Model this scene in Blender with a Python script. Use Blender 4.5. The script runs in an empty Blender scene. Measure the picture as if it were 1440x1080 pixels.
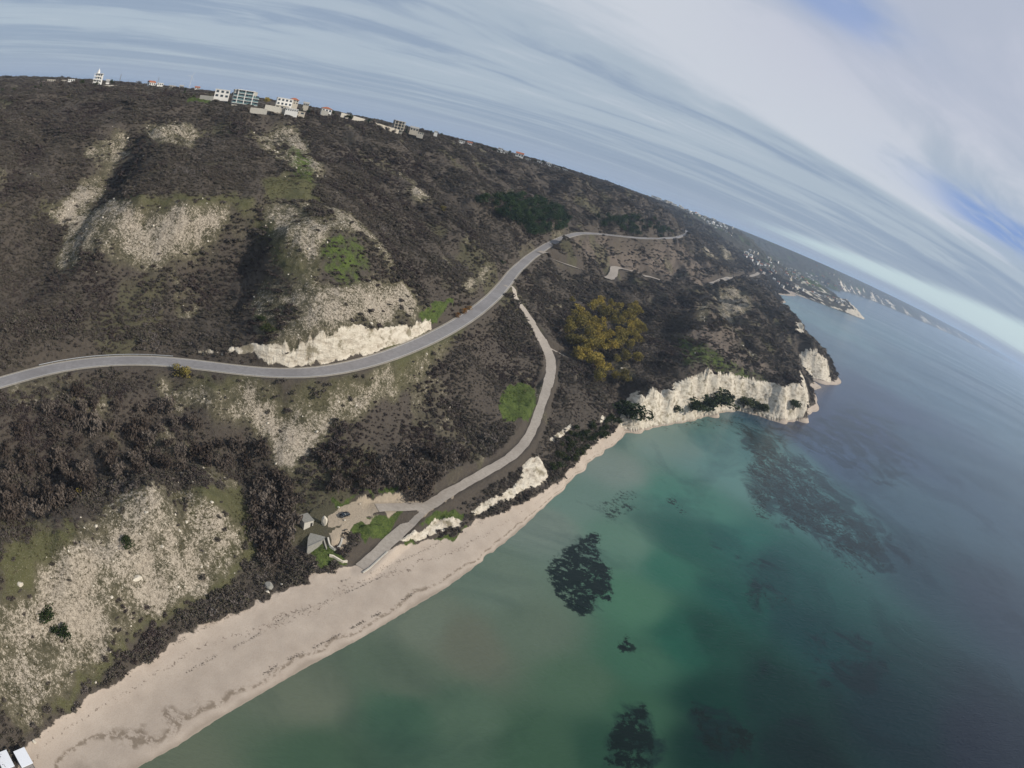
import bpy, bmesh, math, random
import numpy as np
from mathutils import Matrix, Vector
PI = math.pi
scene = bpy.context.scene
COL = scene.collection

# ------------------------------------------------------------------ camera
H = 150.0                                   # drone height above the sea
M = np.array([[0.9551401, -0.2961545, 0.0],
              [0.1042806, 0.3363198, 0.9359565],
              [0.2771877, 0.8939695, -0.3521157]])
FPX = 870.0
cam_d = bpy.data.cameras.new('camera')
cam = bpy.data.objects.new('camera', cam_d)
COL.objects.link(cam)
R4 = np.eye(4)
R4[:3, 0] = M[:, 0]; R4[:3, 1] = M[:, 1]; R4[:3, 2] = -M[:, 2]; R4[:3, 3] = (0, 0, H)
cam.matrix_world = Matrix(R4.tolist())
cam_d.type = 'PANO'
cam_d.panorama_type = 'FISHEYE_EQUISOLID'   # the wide drone lens bends the horizon
cam_d.sensor_width = 36; cam_d.sensor_height = 27; cam_d.sensor_fit = 'HORIZONTAL'
cam_d.fisheye_lens = FPX / 1440 * 36
cam_d.fisheye_fov = 6.2
cam_d.clip_start = 0.5; cam_d.clip_end = 200000
scene.camera = cam

# ------------------------------------------------------------------ world, sun, exposure
SUN_AZ = 98.0       # degrees clockwise from the view direction (+Y), i.e. from the right, slightly behind
SUN_EL = 30.0
world = bpy.data.worlds.new('World'); scene.world = world; world.use_nodes = True
def build_world():
    nt = world.node_tree; N = nt.nodes; L = nt.links; N.clear()
    def n(t, **k):
        o = N.new(t)
        for a, v in k.items(): setattr(o, a, v)
        return o
    def mth(op, a, b=None, c=None):
        o = n('ShaderNodeMath', operation=op)
        for i, v in enumerate((a, b, c)):
            if v is None: continue
            if isinstance(v, (int, float)): o.inputs[i].default_value = v
            else: L.new(v, o.inputs[i])
        return o.outputs[0]
    def ramp(src, stops):
        r = n('ShaderNodeValToRGB'); r.color_ramp.interpolation = 'EASE'
        e = r.color_ramp.elements
        for i, (p, c) in enumerate(stops):
            x = e[i] if i < 2 else e.new(p)
            x.position = p; x.color = (*c, 1) if isinstance(c, tuple) else (c, c, c, 1)
        L.new(src, r.inputs[0]); return r.outputs[0]
    def mix(f, a, b):
        m = n('ShaderNodeMix', data_type='RGBA')
        if isinstance(f, (int, float)): m.inputs[0].default_value = f
        else: L.new(f, m.inputs[0])
        for i, v in ((6, a), (7, b)):
            if isinstance(v, tuple): m.inputs[i].default_value = (*v, 1)
            else: L.new(v, m.inputs[i])
        return m.outputs[2]
    tc = n('ShaderNodeTexCoord')
    sep = n('ShaderNodeSeparateXYZ'); L.new(tc.outputs['Generated'], sep.inputs[0])
    X, Y, Z = sep.outputs
    Zc = mth('MAXIMUM', Z, 0.0)
    den = mth('ADD', Zc, 0.022)
    px = mth('DIVIDE', X, den); py = mth('DIVIDE', Y, den)
    sky = n('ShaderNodeTexSky', sky_type='NISHITA')
    sky.sun_disc = False; sky.sun_elevation = math.radians(SUN_EL); sky.sun_rotation = math.radians(SUN_AZ)
    sky.altitude = 150; sky.air_density = 1.0; sky.dust_density = 0.6; sky.ozone_density = 2.0
    ca_, sa_ = math.cos(math.radians(45)), math.sin(math.radians(45))
    U = mth('ADD', mth('MULTIPLY', px, ca_), mth('MULTIPLY', py, sa_)); V0 = mth('SUBTRACT', mth('MULTIPLY', py, ca_), mth('MULTIPLY', px, sa_))
    bend = mth('MAXIMUM', mth('SUBTRACT', U, 2.8), 0.0); V = mth('ADD', V0, mth('MULTIPLY', mth('MULTIPLY', bend, mth('MINIMUM', bend, 5.0)), 0.10))
    def noise(su, sv, detail=6, rough=0.55, off=(0, 0, 0), dist=0.0):
        cb = n('ShaderNodeCombineXYZ')
        L.new(mth('MULTIPLY_ADD', U, su, off[0]), cb.inputs[0]); L.new(mth('MULTIPLY_ADD', V, sv, off[1]), cb.inputs[1])
        cb.inputs[2].default_value = off[2]
        t = n('ShaderNodeTexNoise'); t.inputs['Scale'].default_value = 1.0; t.inputs['Detail'].default_value = detail
        t.inputs['Roughness'].default_value = rough; t.inputs['Distortion'].default_value = dist
        L.new(cb.outputs[0], t.inputs['Vector']); return t.outputs['Fac']
    big = noise(0.09, 0.33, 4, 0.5, (3.1, 1.7, 0), 0.3)
    mid = noise(0.17, 0.62, 6, 0.62, (1.3, 8.7, 2), 0.5)
    puff = noise(0.75, 1.5, 6, 0.6, (4.3, 2.7, 4), 0.7)
    AZI = mth('ARCTAN2', X, Y)
    warpV = mth('ADD', V, mth('MULTIPLY', mth('SUBTRACT', puff, 0.5), 0.9))
    def bump(src, c, w):                       # smooth hump around c
        q = mth('DIVIDE', mth('SUBTRACT', src, c), w); return mth('DIVIDE', 1.0, mth('ADD', 1.0, mth('MULTIPLY', q, mth('MULTIPLY', q, mth('MULTIPLY', q, q)))))
    east = ramp(AZI, [(0.0, 0.0), (0.35, 1.0)])
    ridge = mth('MULTIPLY', bump(warpV, 2.15, 0.42), ramp(U, [(0.9, 0.0), (1.0, 1.0)]))
    f = mth('ADD', mth('MULTIPLY', big, 0.56), mth('ADD', mth('MULTIPLY', mid, 0.20), mth('MULTIPLY', puff, 0.24)))
    calm = ramp(Z, [(0.0, 0.30), (0.20, 1.0)])       # far bands blur into each other
    f = mth('ADD', 0.5, mth('MULTIPLY', mth('SUBTRACT', f, 0.475), mth('MULTIPLY', calm, 1.12))); f = mth('ADD', f, mth('MULTIPLY', ridge, 0.10)); f = mth('ADD', f, ramp(AZI, [(0.0, 0.0), (0.4, 0.0)]))
    f = mth('ADD', f, mth('MULTIPLY', ramp(Z, [(0.04, 0.0), (0.30, 1.0)]), 0.07))
    cloud = ramp(f, [(0.40, (0.250, 0.320, 0.455)), (0.49, (0.325, 0.405, 0.53)), (0.57, (0.45, 0.53, 0.62)), (0.70, (0.66, 0.70, 0.77))])
    def blob(az_, el_, wa, we, sl):             # an opening in the cloud, placed by azimuth and elevation
        qa = mth('DIVIDE', mth('SUBTRACT', AZI, math.radians(az_)), math.radians(wa))
        ze = mth('SUBTRACT', mth('SUBTRACT', Z, math.sin(math.radians(el_))), mth('MULTIPLY', mth('SUBTRACT', AZI, math.radians(az_)), sl))
        qe = mth('DIVIDE', mth('ADD', ze, mth('MULTIPLY', mth('SUBTRACT', puff, 0.5), 0.05)), math.radians(we))
        return mth('DIVIDE', 1.0, mth('ADD', 1.0, mth('POWER', mth('ADD', mth('MULTIPLY', qa, qa), mth('MULTIPLY', qe, qe)), 2.0)))
    hol = mth('MAXIMUM', blob(39.5, 10.0, 7.5, 1.35, -0.10), mth('MULTIPLY', blob(18, 23.5, 7.5, 2.2, -0.15), 0.8))
    hol = mth('MULTIPLY', hol, ramp(noise(0.9, 1.6, 6, 0.6, (9.1, 3.3, 7), 0.5), [(0.34, 0.35), (0.52, 1.0)]))
    col = mix(mth('MULTIPLY', hol, 0.85), cloud, (0.20, 0.33, 0.68))
    lil = mth('MULTIPLY', mth('MULTIPLY', east, ramp(Z, [(0.16, 0.0), (0.36, 1.0)])), mth('SUBTRACT', 1.0, hol))
    col = mix(mth('MULTIPLY', lil, 0.5), col, (0.57, 0.58, 0.71))
    edge = mth('ADD', Z, mth('MULTIPLY', mth('SUBTRACT', mid, 0.5), 0.016))
    top = mth('MULTIPLY_ADD', AZI, 0.070, 0.010)              # the clear strip widens to the right
    gap = mth('MULTIPLY', mth('MULTIPLY', ramp(edge, [(0.010, 0.0), (0.022, 1.0)]), ramp(mth('SUBTRACT', top, edge), [(0.0, 0.0), (0.014, 1.0)])), ramp(AZI, [(0.18, 0.0), (0.42, 0.95)]))
    col = mix(gap, col, (0.62, 0.76, 0.80))
    low = ramp(Z, [(0.0, 0.8), (0.045, 0.0)])
    col = mix(mth('MULTIPLY', low, mth('SUBTRACT', 1.0, gap)), col, (0.37, 0.45, 0.59))
    # clouds are lit: add them over the physical sky
    bg1 = n('ShaderNodeBackground'); L.new(sky.outputs[0], bg1.inputs[0]); bg1.inputs[1].default_value = 0.05
    bg2 = n('ShaderNodeBackground'); L.new(col, bg2.inputs[0]); bg2.inputs[1].default_value = 1.0
    mx = n('ShaderNodeMixShader'); mx.inputs[0].default_value = 0.88
    L.new(bg1.outputs[0], mx.inputs[1]); L.new(bg2.outputs[0], mx.inputs[2])
    out = n('ShaderNodeOutputWorld'); L.new(mx.outputs[0], out.inputs[0])
build_world()
sun_d = bpy.data.lights.new('sun', 'SUN'); sun_d.energy = 4.2; sun_d.angle = math.radians(1.5); sun_d.color = (1.0, 0.93, 0.82)
sun = bpy.data.objects.new('sun', sun_d); COL.objects.link(sun)
a, e = math.radians(SUN_AZ), math.radians(SUN_EL)
sdir = Vector((math.sin(a) * math.cos(e), math.cos(a) * math.cos(e), math.sin(e)))
sun.rotation_euler = sdir.to_track_quat('Z', 'Y').to_euler()
scene.view_settings.view_transform = 'Standard'; scene.view_settings.look = 'None'
scene.view_settings.exposure = 0.0; scene.view_settings.gamma = 1.0
scene.cycles.max_bounces = 5; scene.cycles.diffuse_bounces = 2; scene.cycles.glossy_bounces = 2
scene.cycles.volume_bounces = 0; scene.cycles.transparent_max_bounces = 8

# ------------------------------------------------------------------ helpers: rays and terrain
rng = np.random.default_rng(7); random.seed(7)
def rays(P):
    P = np.atleast_2d(np.asarray(P, float)) + 1e-6
    d = P - [720, 540]; r = np.hypot(d[:, 0], d[:, 1]); th = 2 * np.arcsin(r / (2 * FPX))
    c = np.c_[np.sin(th) * d[:, 0] / r, -np.sin(th) * d[:, 1] / r, np.cos(th)]
    return c @ M.T
def azel(x, y):
    w = rays([(x, y)])[0]
    return math.atan2(w[0], w[1]), w[2] / math.hypot(w[0], w[1])     # azimuth, tan(elevation)
CT = []                                        # (azimuth, ln r, z)
def Zp(x, y, z):
    a, t = azel(x, y)
    d = (z - H) / t if t < -1e-4 else 40000
    d = min(d, 45000)
    CT.append((a, math.log(d), z)); return a, d
def Rp(x, y, d):
    a, t = azel(x, y); z = H + d * t; CT.append((a, math.log(d), z)); return a, z
def Ap(deg, d, z): CT.append((math.radians(deg), math.log(d), z))
def dens(pts, step=14):
    out = [pts[0]]
    for p, q in zip(pts[:-1], pts[1:]):
        n = max(1, int(math.hypot(q[0] - p[0], q[1] - p[1]) / step))
        for i in range(1, n + 1): out.append(tuple(p[k] + (q[k] - p[k]) * i / n for k in range(len(p))))
    return out
def ZL(pts, step=14): return [Zp(*p) for p in dens(pts, step)]
def fnoise(x, y, seed=0):                      # gradient noise
    xi = np.floor(x).astype(np.int64); yi = np.floor(y).astype(np.int64)
    xf = x - xi; yf = y - yi
    u = xf * xf * xf * (xf * (xf * 6 - 15) + 10); v = yf * yf * yf * (yf * (yf * 6 - 15) + 10)
    def g(ix, iy, dx, dy):
        h = (ix * 374761393 + iy * 668265263 + seed * 974634777) & 0xffffffff
        h = ((h ^ (h >> 13)) * 1274126177) & 0xffffffff; h = (h ^ (h >> 16)) & 0xffff
        an = h * (2 * PI / 65536)
        return np.cos(an) * dx + np.sin(an) * dy
    a = g(xi, yi, xf, yf); b = g(xi + 1, yi, xf - 1, yf); c = g(xi, yi + 1, xf, yf - 1); d = g(xi + 1, yi + 1, xf - 1, yf - 1)
    return ((a + (b - a) * u) * (1 - v) + (c + (d - c) * u) * v) * 1.4
def fbm(x, y, wl, octs=4, seed=0, gain=0.5):
    s = np.zeros_like(x); amp = 1.0
    for o in range(octs):
        s += amp * fnoise(x / wl, y / wl, seed + o * 17); wl *= 0.5; amp *= gain
    return s
def ridged(x, y, wl, octs=3, seed=0):
    s = np.zeros_like(x); amp = 1.0
    for o in range(octs):
        s += amp * (1 - 2 * np.abs(fnoise(x / wl, y / wl, seed + o * 17))); wl *= 0.5; amp *= 0.5
    return s

# --- shoreline
SHORE = [(120, 1120), (195, 1080), (250, 1050), (310, 1010), (370, 975), (430, 940), (500, 903), (570, 862), (630, 826), (680, 790),
         (725, 752), (765, 715), (795, 682), (825, 652), (850, 632), (887, 609), (920, 601), (965, 593), (1010, 581), (1035, 576),
         (1062, 583), (1090, 592), (1118, 590), (1140, 579), (1148, 566), (1143, 549), (1155, 545), (1168, 541)]
sh = ZL([(x, y, 0.0) for x, y in SHORE], 16)
for x, y in dens(SHORE, 30):                   # sea bed falling away
    a, d = Zp(x, y, 0.0); CT.pop()
for deg, d in ((-75, 40), (-60, 50), (-50, 58), (-45, 70), (-30, 85), (-15, 105), (-5, 125), (0, 150), (5, 200), (9, 250), (14, 330), (18, 400), (22, 440), (26, 480), (30, 560), (30, 760), (30.5, 900),
               (28.5, 1150), (26.5, 1300), (25, 1500), (23.5, 1850), (27, 2300), (30, 2900), (31, 3600), (28.5, 4200), (33, 6500), (37, 9000), (42, 14000), (46, 25000), (20, 130), (40, 130), (60, 130), (60, 2000), (60, 12000), (60, 40000), (80, 200), (80, 40000)):
    Ap(deg, d, -8 - d * 0.001)
# back of the beach, toe of the slope
ZL([(20, 1060, 4), (60, 1022, 4), (100, 996, 4), (160, 957, 4), (240, 903, 4), (300, 870, 4), (370, 838, 4), (430, 808, 4), (490, 793, 4), (560, 775, 4),
    (620, 755, 4), (670, 731, 4), (712, 716, 4), (750, 697, 4), (790, 671, 4), (815, 648, 4), (840, 630, 3.5), (872, 606, 2.5)], 20)
BASE = [(876, 600), (890, 604), (930, 594), (965, 588), (1007, 577), (1034, 573), (1062, 580), (1090, 589), (1118, 587.5), (1140, 577)]
bs = ZL([(x, y, 1.8) for x, y in BASE], 12)
ba = np.array([b[0] for b in bs]); bd = np.array([b[1] for b in bs]); o = np.argsort(ba); ba = ba[o]; bd = bd[o]
TOP = [(873, 565), (895, 555), (923, 546), (936, 550), (951, 538), (973, 530), (998, 526), (1029, 533), (1062, 540), (1084, 549), (1100, 555), (1107, 548), (1126, 541), (1136, 545)]
for x, y in dens(TOP, 12):
    a, t = azel(x, y); d0 = float(np.interp(a, ba, bd)); Rp(x, y, d0 + 14 + 5 * math.sin(x * 0.13) + max(0, (1000 - x) * 0.05) + 3 * math.sin(x * 0.37 + 1))
for x, y, d in ((1139, 533, 850), (1126, 500, 852), (1133, 496, 856), (1140, 494.5, 862), (1148, 497, 868), (1158, 507, 885), (1163, 520, 890)): Rp(x, y, d)
ZL([(1141, 546, 1.5), (1153, 542, 1.5), (1165, 538, 1.5)], 10)
for x, y, z in ((1159, 503, 14), (1150, 491, 25), (1136, 479, 25), (1128, 464, 28), (1127, 458, 30), (1118, 442.5, 30), (1102.5, 430, 28), (1087, 418, 20)):
    a, d = Zp(x, y, z); CT.append((a + 0.002, math.log(d + 22), 0.0)); CT.append((a + 0.012, math.log(d + 60), -4.0))
ZL([(1086, 412.5, 0), (1105, 415.6, 0), (1129, 418, 0), (1155, 427.5, 0), (1177, 435.6, 0), (1197, 443, 0), (1206, 441.5, 0)], 6)
Ap(28.7, 3250, 0); Ap(28.0, 3400, 0); Ap(27, 3600, 0); Ap(26.2, 3900, 0); Ap(26.0, 4400, 0)
Rp(1200, 431, 2900); Rp(1190, 424, 2980); Rp(1176, 420, 3000); Rp(1160, 416, 2950); Rp(1150, 413, 2850); Rp(1135, 409, 2750)
Rp(1105, 405, 2450); Rp(1092, 402, 2400); Rp(1130, 402, 3100); Rp(1165, 408, 3500)
FAR = [(25.6, 4900), (26.3, 5800), (27.3, 6600), (29.0, 7465), (31.9, 8742), (34.1, 9944), (36.0, 12000), (38.3, 14500), (41.2, 19500), (43.0, 24000), (45.1, 34000), (48, 42000)]
for (a0, d0), (a1, d1) in zip(FAR[:-1], FAR[1:]):
    for k in range(4):
        f = k / 4; aa = a0 + (a1 - a0) * f; dd = d0 * (d1 / d0) ** f
        Ap(aa, dd, 0); Ap(aa - 0.15, dd * 1.035, 70 + 25 * math.sin(aa * 7)); Ap(aa - 0.4, min(dd * 1.2, 44500), 132); Ap(aa + 0.3, dd * 0.96, -6)
for x, y in ((1180, 548), (1180, 533), (1178, 520), (1172, 508), (1155, 560), (1158, 575), (1154, 590), (1140, 600), (1118, 602), (1090, 603), (1062, 596), (1170, 556)): Zp(x, y, -4)
# --- inland
def many(s):
    for t in s: (Zp if t[3] == 'z' else Rp)(t[0], t[1], t[2])
many([  # lower left spur and gully
 (0, 1060, 6, 'z'), (60, 985, 9, 'z'), (0, 960, 14, 'z'), (0, 900, 22, 'z'), (0, 840, 31, 'z'), (0, 790, 37, 'z'), (0, 750, 37, 'z'), (0, 690, 24, 'z'), (0, 640, 28, 'z'), (0, 590, 38, 'z'),
 (130, 920, 9, 'z'), (110, 860, 19, 'z'), (100, 800, 31, 'z'), (110, 750, 38, 'z'), (90, 710, 30, 'z'), (80, 660, 23, 'z'), (90, 600, 34, 'z'),
 (230, 860, 8, 'z'), (210, 800, 18, 'z'), (210, 740, 29, 'z'), (215, 700, 35, 'z'), (215, 678, 36, 'z'), (215, 655, 25, 'z'), (200, 610, 26, 'z'), (190, 560, 37, 'z'),
 (320, 820, 7, 'z'), (310, 760, 16, 'z'), (300, 710, 23, 'z'), (290, 675, 26, 'z'), (290, 640, 22, 'z'), (370, 800, 5.5, 'z'), (360, 740, 13, 'z'), (350, 690, 16, 'z'), (340, 660, 17, 'z'),
 (410, 790, 5.5, 'z'), (405, 740, 10.5, 'z'), (410, 700, 13, 'z'), (400, 660, 20, 'z'), (410, 620, 28, 'z'), (320, 600, 31, 'z'), (300, 560, 40, 'z'), (400, 570, 37, 'z'), (500, 570, 37, 'z'),
 (440, 735, 11.5, 'z'), (470, 760, 10, 'z'), (470, 725, 12, 'z'), (500, 722, 12, 'z'), (540, 715, 12, 'z'), (580, 712, 12, 'z'), (520, 745, 10.5, 'z'), (500, 690, 15, 'z'), (500, 640, 23, 'z'),
 (580, 670, 17, 'z'), (580, 620, 24, 'z'), (600, 560, 33, 'z'), (560, 530, 42, 'z'), (640, 520, 41, 'z'), (650, 600, 23, 'z'), (660, 640, 18, 'z'), (690, 560, 29, 'z'), (680, 500, 38, 'z'), (680, 455, 49, 'z'),
 (720, 480, 38, 'z'), (725, 570, 24, 'z'), (720, 530, 29, 'z'), (720, 620, 18, 'z'), (800, 560, 22, 'z'), (800, 500, 26, 'z'), (780, 450, 35, 'z'), (840, 560, 19, 'z'), (850, 500, 25, 'z'), (850, 440, 30, 'z'),
 (780, 610, 15, 'z'), (820, 600, 13, 'z'), (740, 650, 12, 'z'), (700, 690, 11, 'z'), (640, 715, 9.5, 'z'), (860, 580, 12, 'z'),
 (900, 520, 24, 'z'), (900, 470, 27, 'z'), (900, 430, 30, 'z'), (950, 500, 32, 'z'), (950, 450, 34, 'z'), (950, 420, 34, 'z'), (1000, 505, 36, 'z'), (1000, 470, 46, 'z'), (990, 435, 60, 'z'), (1040, 430, 56, 'z'), (1050, 470, 46, 'z'),
 (1050, 510, 34, 'z'), (1090, 520, 30, 'z'), (1090, 480, 38, 'z'), (1080, 450, 42, 'z'), (1120, 520, 30, 'z'), (1110, 480, 35, 'z'), (1070, 420, 45, 'z'), (1010, 410, 44, 'z'),
 ])
# main road line (x, y, z)
ROAD = [(-60, 556, 42), (0, 539, 42), (50, 523, 42.5), (100, 512, 43), (150, 507, 43.5), (200, 505.5, 44), (250, 509, 44.5), (300, 516, 45.5), (350, 523, 46.5), (400, 527, 47.5), (450, 525, 48.5), (500, 515, 49.5), (550, 500, 51),
        (600, 479, 52.5), (640, 458, 54), (670, 438, 55.5), (695, 417, 57), (712, 397, 58.5), (722, 383, 60), (745, 362, 63), (770, 345, 68), (795, 333, 73), (815, 328, 76), (840, 328.5, 78), (870, 332, 80), (900, 335, 82), (930, 335.5, 84), (952, 334, 85.5), (963, 330, 87), (966, 325, 90), (961, 319, 92), (957, 316, 93)]
ZL(ROAD, 14)
many([  # slopes over the road
 (300, 500, 49, 'z'), (360, 505, 49.5, 'z'), (420, 511, 50, 'z'), (480, 508, 51, 'z'), (540, 490, 53, 'z'), (600, 464, 55, 'z'),
 (330, 490, 53, 'z'), (380, 487, 56, 'z'), (430, 478, 59, 'z'), (480, 463, 63, 'z'), (530, 464, 60, 'z'), (570, 464, 57.5, 'z'),
 (380, 440, 63, 'z'), (430, 420, 71, 'z'), (470, 400, 76, 'z'), (500, 440, 67, 'z'), (550, 440, 63, 'z'), (440, 370, 82, 'z'), (480, 350, 88, 'z'), (500, 380, 80, 'z'), (540, 400, 74, 'z'), (580, 430, 65, 'z'),
 (450, 325, 93, 'z'), (480, 322, 94, 'z'), (520, 345, 88, 'z'), (550, 370, 80, 'z'), (400, 330, 90, 'z'), (400, 300, 95, 'z'), (440, 300, 98, 'z'), (350, 290, 96, 'z'),
 (350, 340, 81, 'z'), (340, 390, 66, 'z'), (330, 440, 55, 'z'), (280, 470, 50, 'z'), (200, 480, 49, 'z'), (200, 440, 55, 'z'), (200, 395, 63, 'z'), (280, 400, 61, 'z'), (270, 380, 67, 'z'),
 (100, 480, 50, 'z'), (100, 430, 57, 'z'), (110, 385, 66, 'z'), (0, 480, 50, 'z'), (0, 420, 60, 'z'), (0, 360, 72, 'z'), (50, 340, 74, 'z'), (0, 300, 84, 'z'), (0, 240, 98, 'z'), (0, 190, 112, 'z'),
 (200, 362, 72, 'z'), (130, 360, 72, 'z'), (260, 355, 75, 'z'), (200, 320, 83, 'z'), (260, 320, 86, 'z'), (130, 320, 82, 'z'), (300, 320, 86, 'z'), (200, 280, 96, 'z'), (260, 280, 98, 'z'), (300, 285, 97, 'z'), (165, 280, 93, 'z'),
 (240, 240, 106, 'z'), (300, 240, 106, 'z'), (350, 240, 107, 'z'), (250, 205, 115, 'z'), (320, 200, 116, 'z'), (230, 183, 121, 'z'), (90, 300, 82, 'z'), (120, 250, 92, 'z'), (160, 240, 96, 'z'), (190, 200, 112, 'z'), (60, 260, 94, 'z'), (100, 210, 106, 'z'), (140, 200, 110, 'z'),
 (50, 180, 116, 'z'), (120, 170, 119, 'z'), (380, 200, 118, 'z'), (420, 215, 117, 'z'), (440, 240, 112, 'z'), (400, 260, 104, 'z'), (380, 180, 126, 'z'), (300, 160, 130, 'z'), (200, 150, 130, 'z'),
 (460, 270, 104, 'z'), (520, 290, 96, 'z'), (560, 320, 88, 'z'), (600, 360, 77, 'z'), (630, 400, 68, 'z'), (640, 430, 60, 'z'), (500, 240, 113, 'z'), (560, 260, 105, 'z'), (620, 300, 94, 'z'), (660, 340, 82, 'z'), (680, 380, 69, 'z'),
 (460, 180, 131, 'z'), (520, 200, 126, 'z'), (600, 230, 119, 'z'), (660, 260, 111, 'z'), (720, 300, 96, 'z'), (740, 330, 80, 'z'), (780, 310, 86, 'z'), (720, 250, 120, 'z'), (780, 270, 112, 'z'), (830, 300, 99, 'z'), (840, 280, 113, 'z'), (880, 300, 108, 'z'), (920, 320, 100, 'z'), (880, 285, 126, 'z'),
 ])
# rim of the plateau and the plateau
RIM = [(-40, 150, 620), (0, 142, 610), (50, 133, 600), (100, 129, 590), (150, 125, 580), (200, 125, 560), (250, 133, 540), (300, 146, 510), (350, 150, 500), (400, 158, 520), (440, 163, 540), (480, 166, 560), (520, 174, 590), (560, 185, 620), (600, 191, 680), (650, 203, 780), (700, 215, 900), (750, 229, 1020), (800, 244, 1150), (850, 261, 1300), (890, 276, 1420)]
for x, y, d in dens(RIM, 25): Rp(x, y, d)
for x, y, d in RIM:
    a, t = azel(x, y)
    for m in (1.35, 1.8): Ap(math.degrees(a), d * m, 147.5)
    for m in (3.5, 8, 20, 60): Ap(math.degrees(a), min(d * m, 44000), 146)
Rp(925, 301, 1500); Rp(945, 314, 1440); Rp(905, 288, 1500)
for deg in (8, 10, 12, 14, 16): Ap(deg, 3300, 137); Ap(deg, 6000, 140); Ap(deg, 15000, 142); Ap(deg, 40000, 142)
for deg in (18, 20, 22, 24, 26): Ap(deg, 6200 + (deg - 18) * 350, 134); Ap(deg, 15000, 140); Ap(deg, 40000, 142)
many([(960, 305, 2400, 'r'), (1000, 322, 2600, 'r'), (1000, 340, 2200, 'r'), (1000, 370, 1700, 'r'), (960, 360, 1400, 'r'), (920, 355, 1150, 'r'), (900, 370, 1000, 'r'), (1040, 360, 2500, 'r'), (1040, 336, 3300, 'r'), (1070, 350, 4200, 'r'), (1080, 368, 3500, 'r'),
      (1070, 385, 45, 'z'), (1030, 390, 42, 'z'), (1050, 405, 42, 'z'), (1000, 395, 40, 'z'), (1110, 380, 4300, 'r'), (1145, 392, 5000, 'r'), (1120, 395, 3300, 'r'), (940, 385, 1050, 'r'), (820, 350, 72, 'z'), (800, 345, 66, 'z'),
      (860, 360, 52, 'z'), (900, 388, 33, 'z'), (860, 398, 33, 'z'), (820, 385, 46, 'z'), (790, 395, 44, 'z'), (750, 390, 52, 'z'), (740, 430, 45, 'z')])
for deg in (-150, -120, -95, -85, -75):
    Ap(deg, 60, 2); Ap(deg, 110, 25); Ap(deg, 170, 40); Ap(deg, 260, 55); Ap(deg, 600, 135); Ap(deg, 1200, 147); Ap(deg, 5000, 147); Ap(deg, 40000, 147)
for deg in (-65, -60, -55): Ap(deg, 1200, 147); Ap(deg, 5000, 147); Ap(deg, 40000, 147)
CT = np.array(CT)
# merge duplicates
key = np.round(CT[:, :2] / 0.0015).astype(int); _, ui = np.unique(key, axis=0, return_index=True); CT = CT[ui]
def rbf_fit(C, smooth=2e-4):
    d = np.hypot(C[:, None, 0] - C[None, :, 0], C[:, None, 1] - C[None, :, 1])
    n = len(C); A = np.zeros((n + 3, n + 3)); A[:n, :n] = -d; A[:n, :n] -= 0; A[np.arange(n), np.arange(n)] += smooth
    Pm = np.c_[np.ones(n), C[:, :2]]; A[:n, n:] = Pm; A[n:, :n] = Pm.T
    return np.linalg.solve(A, np.r_[C[:, 2], 0, 0, 0])
Wt = rbf_fit(CT)
def rbf_eval(a, l):
    a = a.ravel(); l = l.ravel(); out = np.empty(a.size)
    for s in range(0, a.size, 20000):
        aa = a[s:s + 20000, None]; ll = l[s:s + 20000, None]
        out[s:s + 20000] = -np.hypot(aa - CT[None, :, 0], ll - CT[None, :, 1]) @ Wt[:-3] + Wt[-3] + Wt[-2] * aa[:, 0] + Wt[-1] * ll[:, 0]
    return out
# terrain grid: azimuth x log distance, finest where the photograph looks
az = np.radians(np.r_[np.arange(-150, -76, 2.0), np.arange(-76, 50, 0.125), np.arange(50, 90, 2.0)])
lr = np.r_[np.arange(math.log(45), math.log(1100), 0.0032), np.arange(math.log(1100), math.log(45000), 0.0085)]
NA, NR = len(az), len(lr)
ca = np.radians(np.r_[np.arange(-150, -76, 2.0), np.arange(-76, 50, 0.4), np.arange(50, 91, 2.0)])
cl = np.r_[np.arange(math.log(45), math.log(1100), 0.009), np.arange(math.log(1100), math.log(46000), 0.015)]
Zc = rbf_eval(*np.meshgrid(ca, cl, indexing='ij')).reshape(len(ca), len(cl))
def bil(G, ga, gl, a, l):
    i = np.clip(np.searchsorted(ga, a) - 1, 0, len(ga) - 2); j = np.clip(np.searchsorted(gl, l) - 1, 0, len(gl) - 2)
    fa = np.clip((a - ga[i]) / (ga[i + 1] - ga[i]), 0, 1); fl = np.clip((l - gl[j]) / (gl[j + 1] - gl[j]), 0, 1)
    return (G[i, j] * (1 - fl) + G[i, j + 1] * fl) * (1 - fa) + (G[i + 1, j] * (1 - fl) + G[i + 1, j + 1] * fl) * fa
AZ, LR = np.meshgrid(az, lr, indexing='ij'); RR = np.exp(LR)
GX = RR * np.sin(AZ); GY = RR * np.cos(AZ)
Z0 = bil(Zc, ca, cl, AZ, LR)
Z0 = np.minimum(Z0, 149.0)
base_col = {}
def march(x, y, G=None, bias=0.0):             # where the line of sight through a pixel meets the land
    a, t = azel(x, y); G = Zg if G is None else G
    i = int(np.clip(np.searchsorted(az, a) - 1, 0, NA - 2)); f = (a - az[i]) / (az[i + 1] - az[i])
    prof = np.maximum(G[i] * (1 - f) + G[i + 1] * f, 0.0)
    ray = H + np.exp(lr) * t
    k = np.argmax(prof >= ray - bias)
    if not (prof[k] >= ray[k] - bias): k = NR - 1
    if k > 0:
        p0 = prof[k - 1] - ray[k - 1]; p1 = prof[k] - ray[k]; g = np.clip(-p0 / (p1 - p0 + 1e-9), 0, 1); l = lr[k - 1] + (lr[k] - lr[k - 1]) * g
    else: l = lr[k]
    d = math.exp(l); return d * math.sin(a), d * math.cos(a), d
Zg = Z0
def unproj(pts, step=10): return np.array([march(x, y)[:2] for x, y in dens([(p[0], p[1]) for p in pts], step)])
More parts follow.
